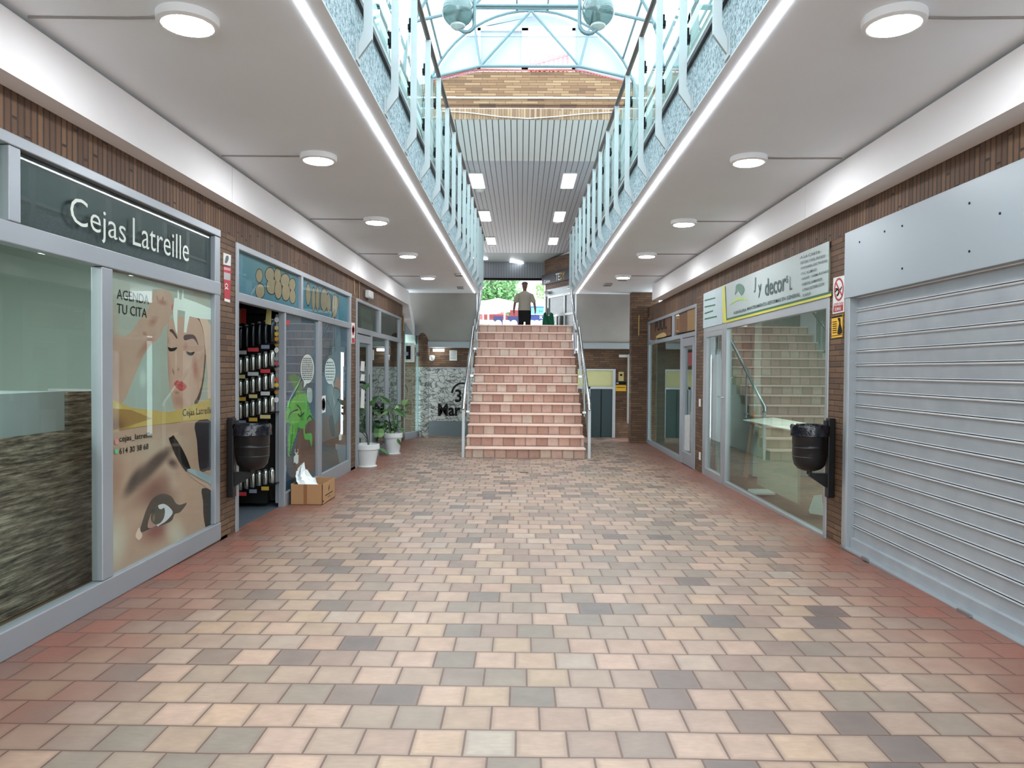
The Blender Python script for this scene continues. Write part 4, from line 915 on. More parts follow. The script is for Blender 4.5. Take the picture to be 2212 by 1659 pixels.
def serr(pts, amp, n=5):
    q = [Vector(p) for p in pts]; out = []
    for i in range(len(q)):
        a, b = q[i], q[(i + 1) % len(q)]; d = b - a; nr = Vector((d.y, -d.x)).normalized()
        for j in range(n): f = j / n; out.append(tuple(a + d * f)); out.append(tuple(a + d * (f + .6 / n) + nr * amp))
    return out
mart(mu, 'leaf', serr([(110, 570), (160, 545), (215, 580), (240, 700), (225, 760), (180, 740), (150, 640)], 12, 3), gr2, .0003, 0)
mart(mu, 'leaf', serr([(85, 930), (110, 830), (200, 750), (280, 740), (300, 860), (345, 990), (300, 1010), (250, 1085), (190, 1060), (80, 1010)], 14, 4), gr1, .0006, 0)
mart(mu, 'leaf', serr([(130, 1010), (205, 1000), (190, 1120), (140, 1260), (112, 1370), (108, 1180)], 9, 4), gr1, .0009, 0)
mart(mu, 'leaf', [(255, 1075), (275, 1060), (270, 1140), (330, 1130), (345, 1190), (335, 1280), (318, 1200), (268, 1195)], gr1, .0009, 2)
for q in ([(100, 1000), (130, 930), (200, 900)], [(190, 850), (230, 900), (240, 1000)], [(150, 1050), (140, 1200), (115, 1350)], [(200, 940), (225, 965), (262, 930)], [(290, 1000), (320, 960), (350, 1000)]):
    m = MB(); stroke(m, 'L', [D(*p) for p in q], BP + .0022, .018); m.build('outline', 'ink', mu)
wht = mat('mural_white', (226, 230, 234), .5)
mart(mu, 'grey_shape', [(295, 690), (315, 680), (340, 700), (345, 790), (330, 830), (300, 820), (290, 760)], mat('pale_shape', (176, 190, 194), .5), .0003)
mart(mu, 'white_hand', [(160, 1370), (185, 1340), (208, 1350), (205, 1430), (185, 1440), (170, 1420), (160, 1435)], wht, .0012, 0)
m = MB(); stroke(m, 'L', [D(175, 1290), D(172, 1325), (D(188, 1335)), D(203, 1320), D(200, 1290)], BP + .002, .018); m.build('white_ring', wht, mu)
mart(mv, 'armchair', [(465, 1240), (460, 1020), (480, 960), (540, 950), (560, 1000), (640, 990), (640, 760), (680, 800), (690, 1000), (690, 1250)], brn)
mart(mv, 'draped_shape', [(490, 700), (520, 660), (600, 640), (640, 740), (620, 900), (570, 1050), (550, 960), (510, 890), (490, 900)], paint('grey_drape', 'YZ', (96, 120, 134), [dl(560, 700, 600, 900, .05, 1, (160, 176, 178)), dl(520, 700, 530, 880, .04, 1, (70, 98, 140))], .5), .0004)
mart(mv, 'brown_flame', [(565, 670), (580, 590), (600, 575), (635, 650), (640, 740), (600, 700)], mat('brown_flame_paint', (156, 92, 56), .5), .0008)
mart(mv, 'dark_leg', [(510, 1000), (545, 960), (570, 1140), (555, 1170), (530, 1140)], 'ink', .0008)
for q in ([(560, 680), (600, 690), (635, 740)], [(640, 740), (600, 800), (560, 900)], [(490, 800), (530, 900), (560, 1040)], [(560, 680), (545, 800), (540, 900)]):
    m = MB(); stroke(m, 'L', [D(*p) for p in q], BP + .0022, .02); m.build('outline', 'ink', mv)
mart(mv, 'white_hand', [(608, 1160), (625, 1120), (636, 1130), (634, 1200), (610, 1205)], wht, .0012, 0)
for par, cx, cy, rx, ry, tail, rows in ((mu, 295, 493, 68, 146, [(262, 610), (258, 685), (290, 635)], 12), (mv, 522, 516, 53, 130, [(530, 625), (556, 680), (552, 610)], 7)):
    mart(par, 'speech_bubble', [(cx + rx * 1.06 * math.cos(i * .314), cy + ry * 1.04 * math.sin(i * .314)) for i in range(20)], 'ink', .0016, 2)
    mart(par, 'speech_bubble', [(cx + rx * math.cos(i * .314), cy + ry * math.sin(i * .314)) for i in range(20)], wht, .0022, 2)
    mart(par, 'bubble_tail', tail, wht, .0024, 0)
    m = MB()
    for j in range(rows):
        yy = cy - ry * .78 + (ry * 1.56) * (j + .5) / rows; hw = rx * math.sqrt(max(.05, 1 - ((yy - cy) / ry) ** 2)) * .84
        x = cx - hw
        while x < cx + hw - 4:
            w = random.uniform(9, 20); w = min(w, cx + hw - x); mm = 4.6
            decal(m, 'L', [D(x, yy - mm), D(x + w, yy - mm), D(x + w, yy + mm), D(x, yy + mm)], BP + .0036, t=.0003); x += w + 3.5
    m.build('bubble_text', 'ink', par)
lm = MB()
for k in range(26):
    x = random.choice([random.uniform(90, 250), random.uniform(450, 690)]); y = random.uniform(70, 380)
    q = [(x, y)]
    for i in range(3): q.append((q[-1][0] + random.uniform(-14, 14), q[-1][1] + random.uniform(30, 60)))
    q = [(min(max(a, 85 if x < 400 else 445), 395 if x < 400 else 700), b) for a, b in q]
    stroke(lm, 'L', [D(*p) for p in q], BP + .0008, .014)
lm.build('painted_lines', mat('mural_line', (40, 62, 96), .5), mu)
board('sticker', 'L', [(694.5, 856), (703.5, 854), (703.5, 890), (694.5, 893)], 'paper', 'white sticker with a black round emblem on the right mural window', 'sticker', off=-.018, parts=[('emblem', [(695.5, 866), (699, 860), (702.5, 866), (702.5, 880), (699, 887), (695.5, 882)], 'ink', 3), ('emblem_centre', [(697, 868), (699, 865), (701.5, 868), (701.5, 878), (699, 882), (697, 878)], 'paper', 3)])
board('sticker', 'L', [(617, 692), (626, 692), (626, 699), (622, 703), (617, 701)], 'red', 'small red and white sticker at the top corner of the left mural window', 'sticker', off=-.018)
# painted transoms
tl = E('transom_sign', (XL - .03, 8.3, 2.2), 'teal transom pane painted with brown bubble lettering, above the open doorway', 'sign', 'painted transom panes')
tr2 = E('transom_sign', (XL - .03, 10.7, 2.2), 'teal transom pane painted with narrow brown lettering, above the mural windows', 'sign', 'painted transom panes')
def T(x, y): return (500 + x / 7.9, 540 + y / 7.9)
def tlay(x1, y1, x2, y2, w, s, c): return (pm('L', *T(x1, y1)), pm('L', *T(x2, y2)), w, s, c)
tm = paint('transom_paint', 'YZ', (38, 128, 156), [tlay(80, 60, 200, 700, .12, 1, (24, 116, 160)), tlay(400, 250, 1100, 400, .12, 1, (52, 132, 146)), tlay(1900, 900, 2000, 1200, .2, 1, (30, 130, 160))], .45, .1)
Bx(XL + BP - .004, XL + BP, b1 - .005, Ly(649) + .005, 2.2, 2.605).build('painted_sheet', tm, tl)
Bx(XL + BP - .004, XL + BP, Ly(653.5) - .005, b6 + .005, 2.2, 2.605).build('painted_sheet', tm, tr2)
tan = mat('bubble_letter_paint', (156, 132, 100), .5, var=.25, scale=12)
def blob(par, cx, cy, rx, ry, k=0):
    for g, mt, of in ((1.13, 'ink', .0004 + k * .0002), (1, tan, .0008 + k * .0002)):
        decal(MB(), 'L', [T(cx + rx * g * math.cos(i * .628), cy + ry * g * math.sin(i * .628)) for i in range(10)], BP + of, smooth=3, t=.0003).build('bubble_letter', mt, par)
for k, (cx, cy, rx, ry) in enumerate(((475, 440, 55, 110), (490, 700, 75, 120), (655, 420, 75, 115), (690, 620, 90, 130), (790, 430, 55, 120), (800, 680, 60, 150), (915, 520, 75, 110), (930, 720, 70, 140), (1040, 590, 55, 100), (1045, 790, 50, 120))): blob(tl, cx, cy, rx, ry, k)
for k, (cx, cy, rx, ry) in enumerate(((1310, 760, 40, 180), (1400, 840, 30, 190), (1470, 830, 30, 200), (1580, 850, 60, 190), (1660, 900, 35, 160), (1760, 960, 45, 190), (1790, 900, 40, 110))): blob(tr2, cx, cy, rx, ry, k)
# inside the dark doorway: display rack with cans
def onYp(px, py, y=8.0): return onY(px, py, y)
S(Bx(XL - .14, -5.0, 8.36, 8.42, 0, 2.1), 'wall_left', 'dark')
rk = E('display_rack', (-3.0, 8.05, 0), 'black tilted display rack full of cans inside the dark doorway', 'display rack')
YK = 8.12
Bx(XL - .19, -3.75, YK + .05, YK + .12, .0, 2.0).build('back_panel', 'dark', rk)
canr = (('g', 752, 60, .24), ('s', 804, 40, .16), ('s', 852, 40, .16), ('s', 902, 40, .16), ('s', 1056, 40, .15))
can_m = mat('metal_can', (196, 202, 196), .25, .9, var=.2, scale=30); can_d = mat('black_can', (60, 66, 72), .2, .8, var=.3, scale=30); lid_m = mat('can_lid', (120, 128, 120), .4)
rown = ['top', 'second', 'third', 'fourth', 'bottom']; coln = ['first from the pier', 'second from the pier', 'third from the pier', 'fourth from the pier', 'fifth from the pier', 'last, beside the door leaf']
fb = onY(516, 668, YK - .1); Bx(XL - .16, -3.7, YK - .088, YK - .076, fb.z - .045, fb.z + .01).build('hanging_bar', 'black', rk); Bx(-3.7, -3.67, YK - .09, YK + .06, 1.9, fb.z + .01).build('hanging_bar_arm', 'black', rk)
lab_c = [mat('shelf_label%d' % i, c, .6) for i, c in enumerate(((190, 196, 196), (196, 164, 60), (196, 60, 66), (200, 190, 130), (130, 140, 160)))]
for ri, (kd, yb_px, hpx, hh) in enumerate(canr):
    p0, p1 = onY(512, yb_px + 6, YK), onY(600, yb_px - 14, YK)
    m = MB(); m.hexa([(p0.x, YK - .04, p0.z - .015), (p1.x, YK - .04, p1.z - .015), (p1.x, YK + .05, p1.z - .015), (p0.x, YK + .05, p0.z - .015), (p0.x, YK - .04, p0.z), (p1.x, YK - .04, p1.z), (p1.x, YK + .05, p1.z), (p0.x, YK + .05, p0.z)])
    m.build('shelf', 'black', rk)
    for ci in range(6):
        x = onY(519 + 13.6 * ci, 900, YK).x; z = p0.z + (p1.z - p0.z) * (x - p0.x) / (p1.x - p0.x) + .008
        c = E('can', (x, YK, z), '%s can on the %s shelf of the rack, %s' % ('tall dark' if ri == 0 else 'shiny metal', rown[ri], coln[ci]), 'can', 'cans on the display rack')
        MB().lathe([(.026, 0), (.029, .006), (.029, hh - .02), (.026, hh - .008), (.02, hh)], n=18).build('body', can_d if ri == 0 else can_m, c, local=True, smooth=True)
        MB().lathe([(.018, hh - .002), (.018, hh + .014), (.01, hh + .018)], n=14).build('lid', lid_m, c, local=True, smooth=True)
    for ci in range(3):
        x = onY(524 + 26 * ci, 900, YK).x; z = p0.z + (p1.z - p0.z) * (x - p0.x) / (p1.x - p0.x) - .03
        w = random.uniform(.04, .06); Bx(x - w, x + w, YK - .05, YK - .042, z - .022, z + .018).build('price_label', lab_c[(ri * 3 + ci * 2) % 5], rk)
# stickers down the door leaf and hanging flags
for i, (py, c) in enumerate(((690, (200, 200, 200)), (708, (196, 176, 120)), (721, (206, 176, 60)), (732, (206, 146, 40)), (743, (180, 150, 60)), (756, (220, 220, 214)), (775, (150, 150, 150)), (785, (176, 90, 96)), (796, (170, 160, 140)), (820, (196, 80, 60)), (832, (220, 190, 60)), (847, (190, 140, 70)), (864, (214, 214, 214)))):
    p = onY(594.5, py, YK - .0); m = MB()
    rr = .024; m.prism([(p.x + rr * math.cos(a * .52), YK + .04, p.z + (1.3 if py in (756, 690, 864) else 1) * rr * math.sin(a * .52)) for a in range(12)], (0, .006, 0))
    nm = ['grey oblong', 'sand coloured', 'upper yellow', 'orange', 'olive', 'white oblong', 'dull grey', 'dusty pink', 'beige', 'red orange', 'lower yellow', 'tan', 'white bottom'][i]
    tag(m.build('round_sticker', mat('sticker_%d' % i, c, .5)), nm + ' sticker in the vertical row beside the can rack', 'sticker', 'stickers beside the can rack')
def flag(px0, px1, py0, py1, c, lab, slant=0):
    m = MB(); q = [onY(px0 + slant, py0, YK - .1), onY(px1 + slant * .4, py0 + 2, YK - .1), onY(px1, py1, YK - .1), onY(px0, py1 - 3, YK - .1)]
    m.prism(q, (0, .006, 0)); tag(m.build('hanging_flag', mat('flag_' + lab[:3], c, .8)), lab, 'flag', 'flags hanging in the doorway')
flag(514, 520, 666, 700, (150, 110, 70), 'tan flag hanging at the top left of the dark doorway', 2); flag(520, 531, 665, 700, (156, 40, 40), 'red flag hanging at the top of the dark doorway', 1); flag(573, 585, 668, 702, (196, 186, 120), 'pale yellow cloth hanging at the top of the dark doorway', 3)
dl_ = E('door_5', (XL - .1, 8.3, 0), 'opened aluminium door leaf of the mural shop', kind='structure')
m = MB(); m.box(XL - .02, XL - .10, 8.2, 8.3, 0, 2.1); m.build('door_frame', 'alu', dl_)
m = MB()
for z in (1.42, .75): m.box(XL - .045, XL - .06, 8.19, 8.2, z, z + .12)
m.build('hinge', 'ink', dl_)
# cardboard box with a plastic bag
bx = E('cardboard_box', (-2.43, 8.6, fz(8.6)), 'open brown cardboard box on the tiles below the mural windows', 'box')
x0, x1, y0_, y1_, zz0 = -2.60, -2.235, 8.32, 8.88, fz(8.6)
zt = zz0 + .235
for a in ((x0, x1, y0_, y0_ + .006), (x0, x1, y1_ - .006, y1_), (x0, x0 + .006, y0_, y1_), (x1 - .006, x1, y0_, y1_)): Bx(a[0], a[1], a[2], a[3], zz0, zt).build('side_panel', 'card', bx)
Bx(x0, x1, y0_, y1_, zz0, zz0 + .008).build('bottom_panel', 'card', bx)
Bx(-2.45, -2.41, y0_ - .002, y0_, zz0, zt).build('tape', 'tape', bx)
m = MB(); m.prism([(x1 + .001, 8.6 + dx, zz0 + dz) for dx, dz in ((-.02, .15), (0, .18), (.02, .19), (.015, .15), (-.005, .12))], (.001, 0, 0)); m.box(x1, x1 + .0015, 8.44, 8.76, zz0 + .085, zz0 + .095); m.box(x1, x1 + .0015, 8.55, 8.66, zz0 + .055, zz0 + .06); m.box(x1, x1 + .0015, 8.34, 8.37, zz0 + .03, zz0 + .05); m.build('printed_mark', 'ink', bx)
m = MB(); nb = 40; rows_ = 14
for i in range(rows_ + 1):
    f = i / rows_; 
    for j in range(nb):
        a = 2 * math.pi * j / nb; w = 1 + .10 * math.sin(3 * a + i) + .06 * math.sin(7 * a + 2.1 * i)
        rr = math.sin(math.pi * (.08 + .9 * f)) ** .7 * (.82 if f < .45 else 1)
        m.v.append((-2.435 + .118 * rr * w * math.cos(a) + (-.075 * f), 8.58 + .2 * rr * w * math.sin(a), zz0 + .06 + .30 * f * (1 - .3 * math.cos(a)) + .02 * math.sin(5 * a + i)))
for i in range(rows_):
    for j in range(nb): m.f.append((i * nb + j, i * nb + (j + 1) % nb, (i + 1) * nb + (j + 1) % nb, (i + 1) * nb + j))
m.f.append(tuple(rows_ * nb + j for j in range(nb)))
tag(m.build('plastic_bag', 'bag', smooth=True), 'crumpled white plastic bag sticking out of the cardboard box', 'bag')
# ------------------------------------------------------------------ potted plants
def leafshape(m, p, d, up, L, Wd, curl=.15):
    p, d, up = Vector(p), Vector(d).normalized(), Vector(up); sd = d.cross(up).normalized(); up = sd.cross(d).normalized()
    prof = ((0, .0), (.08, .62), (.25, 1), (.45, .95), (.7, .6), (.88, .25), (1, 0)); b = len(m.v); k = len(prof)
    for f, w in prof:
        c = p + d * L * f - up * curl * L * f * f
        m.v += [tuple(c - sd * Wd / 2 * w + up * .12 * Wd * w), tuple(c), tuple(c + sd * Wd / 2 * w + up * .12 * Wd * w)]
    for i in range(k - 1):
        for j in (0, 1): q = b + i * 3 + j; m.f.append((q, q + 1, q + 4, q + 3))
def pot(px, py, y, h, rt, label):
    c = onY(px, py, y); zf = fz(y); r = E('potted_plant', (c.x, y, zf), label, 'potted plant', 'plants in white pots')
    MB().lathe([(rt * .6, 0), (rt * .78, .0), (rt * .8, .018), (rt * .62, .022)], n=36).build('saucer', 'white', r, local=True, smooth=True)
    MB().lathe([(rt * .66, .02), (rt * .9, h * .76), (rt * .9, h * .78), (rt, h * .78), (rt, h - .004), (rt * .97, h), (rt * .92, h), (rt * .88, h * .86)], n=40).build('pot', mat('pot_white' + str(int(px)), (222, 226, 226), .5), r, local=True, smooth=True)
    MB().lathe([(.01, h * .85), (rt * .87, h * .88)], n=24).build('soil', 'soil', r, local=True)
    return r, Vector((c.x, y, zf))
p1, o1 = pot(793, 1000, 12.0, .37, .2, 'white pot with one bare climbing stem, beside the narrow brick pier')
m = MB(); m.tube([(0.02, 0, .3), (.0, 0, .5), (-.06, 0, .62), (-.1, 0, .7)], .009, 6); m.tube([(0.0, 0, .45), (-.08, -.02, .56), (-.14, 0, .6)], .006, 6); m.tube([(.03, 0, .3), (.04, -.02, .9), (.035, -.03, 1.5)], .006, 6); m.build('stem', 'stem', p1, local=True)
m = MB(); leafshape(m, (.04, -.03, 1.0), (.6, -.2, .5), (0, -1, .5), .17, .08); leafshape(m, (.04, -.03, 1.35), (-.5, -.2, -.5), (0, -1, .5), .15, .07); leafshape(m, (-.1, 0, .7), (-.6, -.1, .3), (0, -1, .5), .1, .05); m.build('leaves', 'leaf', p1, local=True)
p2, o2 = pot(848, 970, 14.0, .40, .19, 'white pot with a leafy climbing plant, second pot along the wall')
rnd = random.Random(3)
stems = MB()
for i in range(60):
    a = rnd.uniform(0, 6.28); hh = rnd.uniform(.42, .95); rr = rnd.uniform(.05, .3) * (1.1 if hh > .5 else .8)
    tip = Vector((rr * math.cos(a) - .02, rr * math.sin(a) * .7, hh))
    if i % 4 == 0: stems.tube([(0, 0, .34), tuple(tip * .6 + Vector((0, 0, .12))), tuple(tip)], .005, 5)
    m = MB(); leafshape(m, tip, (math.cos(a + rnd.uniform(-1, 1)), -.3 + math.sin(a) * .6, rnd.uniform(-.9, .3)), (0, -.8, .7), rnd.uniform(.08, .15), rnd.uniform(.04, .07)); m.build('leaf', 'leaf' if i % 5 else 'leaf2', p2, local=True)
stems.build('stem', 'stem', p2, local=True)
for (x, z, dx, dz, L, w, c) in ((-.12, .40, -.75, .1, .2, .17, 'leaf2'), (-.02, .95, -.6, .5, .26, .11, 'leaf'), (.06, .85, .7, -.4, .24, .12, 'leaf'), (.2, .95, .4, .3, .16, .1, 'leaf2'), (.12, .3, .5, -.8, .16, .06, 'leaf')):
    m = MB(); leafshape(m, (x, -.2, z), (dx, -.1, dz), (0, -1, .25), L, w); m.build('leaf', c, p2, local=True)
c = onZ(828, 984, fz(13.3)); m = MB(); leafshape(m, c + Vector((-.1, .05, .12)), (.9, -.2, -.35), (0, -.3, 1), .26, .12)
for i in range(len(m.v)): m.v[i] = (m.v[i][0], m.v[i][1], max(m.v[i][2], fz(13.3) + .003))
tag(m.build('fallen_leaf', 'leaf'), 'dark green heart shaped leaf drooping onto the tiles beside the second pot', 'leaf')
# small things on the left wall
board('no_smoking_sign', 'L', [(759, 697), (766.5, 698), (766.5, 742), (759, 742)], 'paper', 'narrow white and red prohibition sign on the narrow left brick pier', 'sign', parts=[('red_field', [(760, 730), (766, 730), (766, 741), (760, 741)], 'red', 0), ('ring', [(760, 712), (763, 702), (766, 712), (763, 725)], 'red', 3), ('ring_centre', [(761, 712), (763, 706), (765.2, 712), (763, 720)], 'paper', 3)])
p = P3('L', 792, 637, .0); m = Bx(XL - .0, XL + .09, p.y - .16, p.y + .16, p.z - .06, p.z + .07); tag(m.build('emergency_light', 'white', bevel=.02), 'white emergency light box on the brick band above the third shop', 'emergency light')
for px0, py0, py1, nm in ((776, 588, 640, 'first'), (765, 600, 625, 'second')):
    pa, pb = P3('L', px0, py0 + 20, .008), P3('L', px0, py1 + 10, .008); pa.z = ZS
    m = MB(); m.tube([pa, pb], .008, 6); tag(m.build('wall_cable', mat('beige_cable' + nm, (170, 140, 110), .6)), nm + ' beige cable running down the brick band above the third shop', 'cable')
pp_ = P3('L', 790, 660, -.03)
board('paper_banner', 'L', [(779, 664), (801, 672), (806, 718), (781, 712)], mat('banner_paper', (196, 194, 184), .8), 'grey paper banner with red handwriting in the transom above the third shop door', 'banner', off=-.04)
m = MB(); quadtext(m, 'Viajeteca', 'L', (780, 695), (802, 705), (780, 680), -.038, bold=.02); tag(m.build('red_lettering', 'red'), 'red handwriting on the grey paper banner in the transom', 'lettering')
for i, (y0p, y1p, lab) in enumerate(((780, 802, 'upper white notice on the glass door behind the first pot'), (808, 823, 'small white card on the glass door behind the first pot'), (840, 882, 'long white notice on the glass door behind the first pot'))):
    board('door_notice', 'L', [(781, y0p), (788, y0p + 1), (787, y1p), (779, y1p - 1)], 'paper', lab, 'notice', off=-.012)
# back left items
p = onY(973, 692, YB); r = E('notice', (p.x, YB, 1.9), 'white printed notice high on the dark brick back wall', 'notice')
q = [onY(x, y, YB - .012) for x, y in ((971, 757), (987, 757), (987, 779), (971, 779))]; MB().prism(q, (0, .006, 0)).build('sheet', 'paper', r)
m = MB()
for k in range(6): z = q[0].z - .02 - k * .035; m.box(q[0].x + .02, q[1].x - .02, YB - .014, YB - .012, z - .008, z)
m.build('printed_lines', 'ink', r)
p = onY(934, 774, YB); m = MB().lathe([(.0, -.07), (.05, -.05), (.07, 0), (.07, .05), (.05, .07)], (p.x, YB - .08, p.z), 16); tag(m.build('siren_box', 'white', smooth=True), 'small round white siren on the back wall beside the column', 'siren')
p = onY(950, 757, 17.86); m = Bx(p.x - .16, p.x + .12, 17.3, 17.42, 2.06, 2.12)
tag(Bx(p.x - .14, p.x + .12, 17.66, 17.74, p.z - .03, p.z + .03).build('wall_light', emit('small_tube', (240, 250, 250), 5)), 'small glowing tube light under the beam at the back left', 'wall light')
r = E('air_conditioner', (-2.6, 16.8, 1.9), 'white air conditioner unit above the slanted window', 'air conditioner')
pa, pb = onY(875, 745, 16.9), onY(896, 782, 17.1); 
m = MB(); m.box(pa.x - .02, pb.x - .03, 16.95, 17.3, pb.z, pa.z + .05); m.build('casing', 'plasterW', r, bevel=.01)
m = MB(); m.box(pa.x + .02, pa.x + .12, 16.94, 16.95, pb.z + .06, pa.z - .02); m.build('grille', 'ink', r)
# back right items
def backboard(nm, x0, y0, x1, y1, mt, lab, cat, parts=()):
    a, b = onY(x0, y0, YB), onY(x1, y1, YB); r = E(nm, ((a.x + b.x) / 2, YB, b.z), lab, cat)
    Bx(a.x, b.x, YB - .02, YB - .002, b.z, a.z).build('plate', mt, r)
    for n2, u0, v0, u1, v1, m2 in parts:
        a, b = onY(u0, v0, YB), onY(u1, v1, YB); Bx(a.x, b.x, YB - .023, YB - .02, b.z, a.z).build(n2, m2, r)
backboard('warning_sign', 1336, 803, 1347, 823, mat('pale_yellow', (214, 196, 130), .6), 'pale yellow warning sign with black marks beside the back door', 'sign', [('printed_mark', 1339, 808, 1344, 812, 'ink')])
backboard('alarm_sign', 1330, 832, 1352, 845, 'yellow', 'bright yellow alarm sign beside the back door', 'sign', [('printed_line', 1332, 836, 1350, 837.5, 'ink')])
backboard('name_plate', 1330, 825, 1352, 830, 'ink', 'thin black plate with white logo between the yellow signs', 'sign', [('printed_mark', 1331, 826.5, 1336, 828.5, 'white')])
backboard('tube_fitting', 1337, 766, 1358, 772, 'white', 'white tube fitting on the dark wall above the yellow signs', 'light fitting')
backboard('meter_box', 1360, 922, 1370, 944, 'ink', 'small dark meter box at the foot of the back wall', 'box')
# ------------------------------------------------------------------ right wall
def G(x, y): return (1560 + x / 7.373, 530 + y / 7.373)
ds = E('shop_sign', (XR - .0, 8.2, 2.2), 'pale green decorator sign reading "J y decor S.L." with yellow and green edging', 'shop sign')
m = MB(); m.box(XR - .02, XR - .012, r1 - .06, r3 + .02, 2.19, 2.70); m.build('sign_panel', mat('pale_green_panel', (176, 190, 188), .45, var=.02), ds)
def gq(pts, mt, nm, off=.022, sm=0): decal(MB(), 'R', [G(*p) for p in pts], off, smooth=sm, t=.001).build(nm, mt, ds)
gq([(0, 655), (45, 640), (65, 1180), (1735, 760), (1738, 805), (60, 1235), (10, 1235)], 'yellow' if False else mat('lime_yellow', (214, 210, 80), .5), 'yellow_edging')
gq([(40, 650), (50, 650), (72, 1165), (1735, 730), (1735, 765), (68, 1195)], 'greenink', 'green_edging', .024)
m = MB()
quadtext(m, 'J', 'R', G(500, 752), G(528, 740), G(505, 520), .026); quadtext(m, 'y', 'R', G(572, 835), G(622, 820), G(572, 630), .026)
quadtext(m, 'decor', 'R', G(680, 812), G(1010, 720), G(680, 540), .026, bold=.01); quadtext(m, 's', 'R', G(1015, 605), G(1045, 590), G(1015, 490), .026); quadtext(m, 'L', 'R', G(1070, 712), G(1108, 700), G(1075, 500), .026)
quadtext(m, 'MANTENIMIENTO-REFORMAS EN GENERAL', 'R', G(400, 1035), G(1240, 810), G(400, 985), .026, bold=.015)
quadtext(m, 'ALBAÑILERIA', 'R', G(180, 1100), G(385, 1045), G(180, 1045), .026, bold=.015)
for i, (s_, x1_) in enumerate((('-A LA CARTA', 1560), ('-PINTURA Y PAPEL PINTADO', 1640), ('-FONTANERIA, ELECTRICIDAD', 1672), ('-P.V.C. ALUMINIO', 1500), ('-PARQUET - TARIMA FLOTANTE', 1700), ('-PUERTAS ARMARIOS', 1590), ('-OTRAS DISTRIBUCION', 1620), ('-PLADUR', 1410))):
    x0_ = 1232 + i * 6; yb = 222 + i * 86; L_ = x1_ - x0_
    quadtext(m, s_, 'R', G(x0_, yb), G(x1_, yb - L_ * .30), G(x0_, yb - 42), .026, bold=.01)
m.build('lettering', mat('dark_green_ink', (40, 72, 70), .5), ds)
gq([(220, 640), (270, 610), (330, 640), (350, 720), (300, 800), (250, 720), (200, 790), (215, 700)], mat('sign_logo_green', (80, 132, 110), .5), 'printed_logo', .024, 2)
gq([(110, 960), (200, 850), (300, 820), (385, 850), (385, 880), (290, 870), (200, 900)], mat('sign_logo_lime', (178, 206, 120), .5), 'printed_swoosh', .024, 2)
sp = E('side_sign', (XR, 9.9, 2.2), 'small pale sign panel with green lines over the decorator shop door', 'sign')
m = MB(); m.box(XR - .018, XR - .012, r3 + .03, r5, 2.17, 2.70); m.build('sign_panel', mat('pale_blue_panel', (178, 196, 200), .45), sp)
m = MB()
for i, (ya_, yb2, w) in enumerate(((648, 642, .5), (662, 657, .5), (676, 670, .35), (688, 682, .6))):
    decal(m, 'R', [(1522, ya_), (1522 + 34 * w + 6, yb2), (1522 + 34 * w + 6, yb2 + 3), (1522, ya_ + 3)], .02)
m.build('printed_lines', 'greenink', sp)
r = board('no_smoking_sign', 'R', [G(1770, 520), G(1950, 475), G(1942, 1058), G(1758, 1095)], 'paper', 'white and red no smoking sign on the brick pier beside the roller shutter', 'sign',
      parts=[('red_field', [G(1778, 930), G(1928, 898), G(1925, 1040), G(1768, 1072)], 'red', 0), ('ring', [G(1858 + 76 * math.cos(i * .524), 702 + 186 * math.sin(i * .524) - 14 * math.cos(i * .524)) for i in range(12)], 'red', 3)])
decal(MB(), 'R', [G(1858 + 58 * math.cos(i * .524), 702 + 150 * math.sin(i * .524) - 10 * math.cos(i * .524)) for i in range(12)], .0085, smooth=3).build('ring_centre', 'paper', r)
m = MB(); stroke(m, 'R', [G(1815, 600), G(1912, 810)], .0095, .02, smooth=0); m.build('ring_bar', 'red', r)
m = MB(); stroke(m, 'R', [G(1800, 740), G(1840, 700), G(1870, 720), G(1905, 660)], .009, .018); stroke(m, 'R', [G(1820, 800), G(1850, 780), G(1880, 700)], .009, .02); stroke(m, 'R', [G(1800, 700), G(1830, 690), G(1850, 730), G(1835, 790)], .009, .012); m.build('symbol', 'ink', r)
m = MB(); quadtext(m, 'PROHIBIDO', 'R', G(1782, 975), G(1922, 945), G(1782, 935), .0085, bold=.02); quadtext(m, 'FUMAR', 'R', G(1795, 1050), G(1890, 1030), G(1795, 995), .0085, bold=.02); m.build('lettering', 'paper', r)
r = board('alarm_sign', 'R', [G(1745, 1130), G(1915, 1095), G(1910, 1455), G(1740, 1480)], 'yellow', 'yellow and black alarm sign under the no smoking sign on the right brick pier', 'sign', parts=[('black_band', [G(1745, 1135), G(1912, 1100), G(1912, 1135), G(1745, 1165)], 'ink', 0), ('black_figure', [G(1838, 1165), G(1880, 1158), G(1885, 1250), G(1906, 1330), G(1905, 1400), G(1835, 1415), G(1850, 1300), G(1862, 1230)], 'ink', 2), ('black_band', [G(1740, 1440), G(1912, 1415), G(1912, 1425), G(1740, 1450)], 'ink', 0)])
m = MB()
for i in range(6): stroke(m, 'R', [G(1756, 1225 + i * 34), G(1825, 1212 + i * 34)], .009, .006, smooth=0)
m.build('printed_line', 'ink', r)
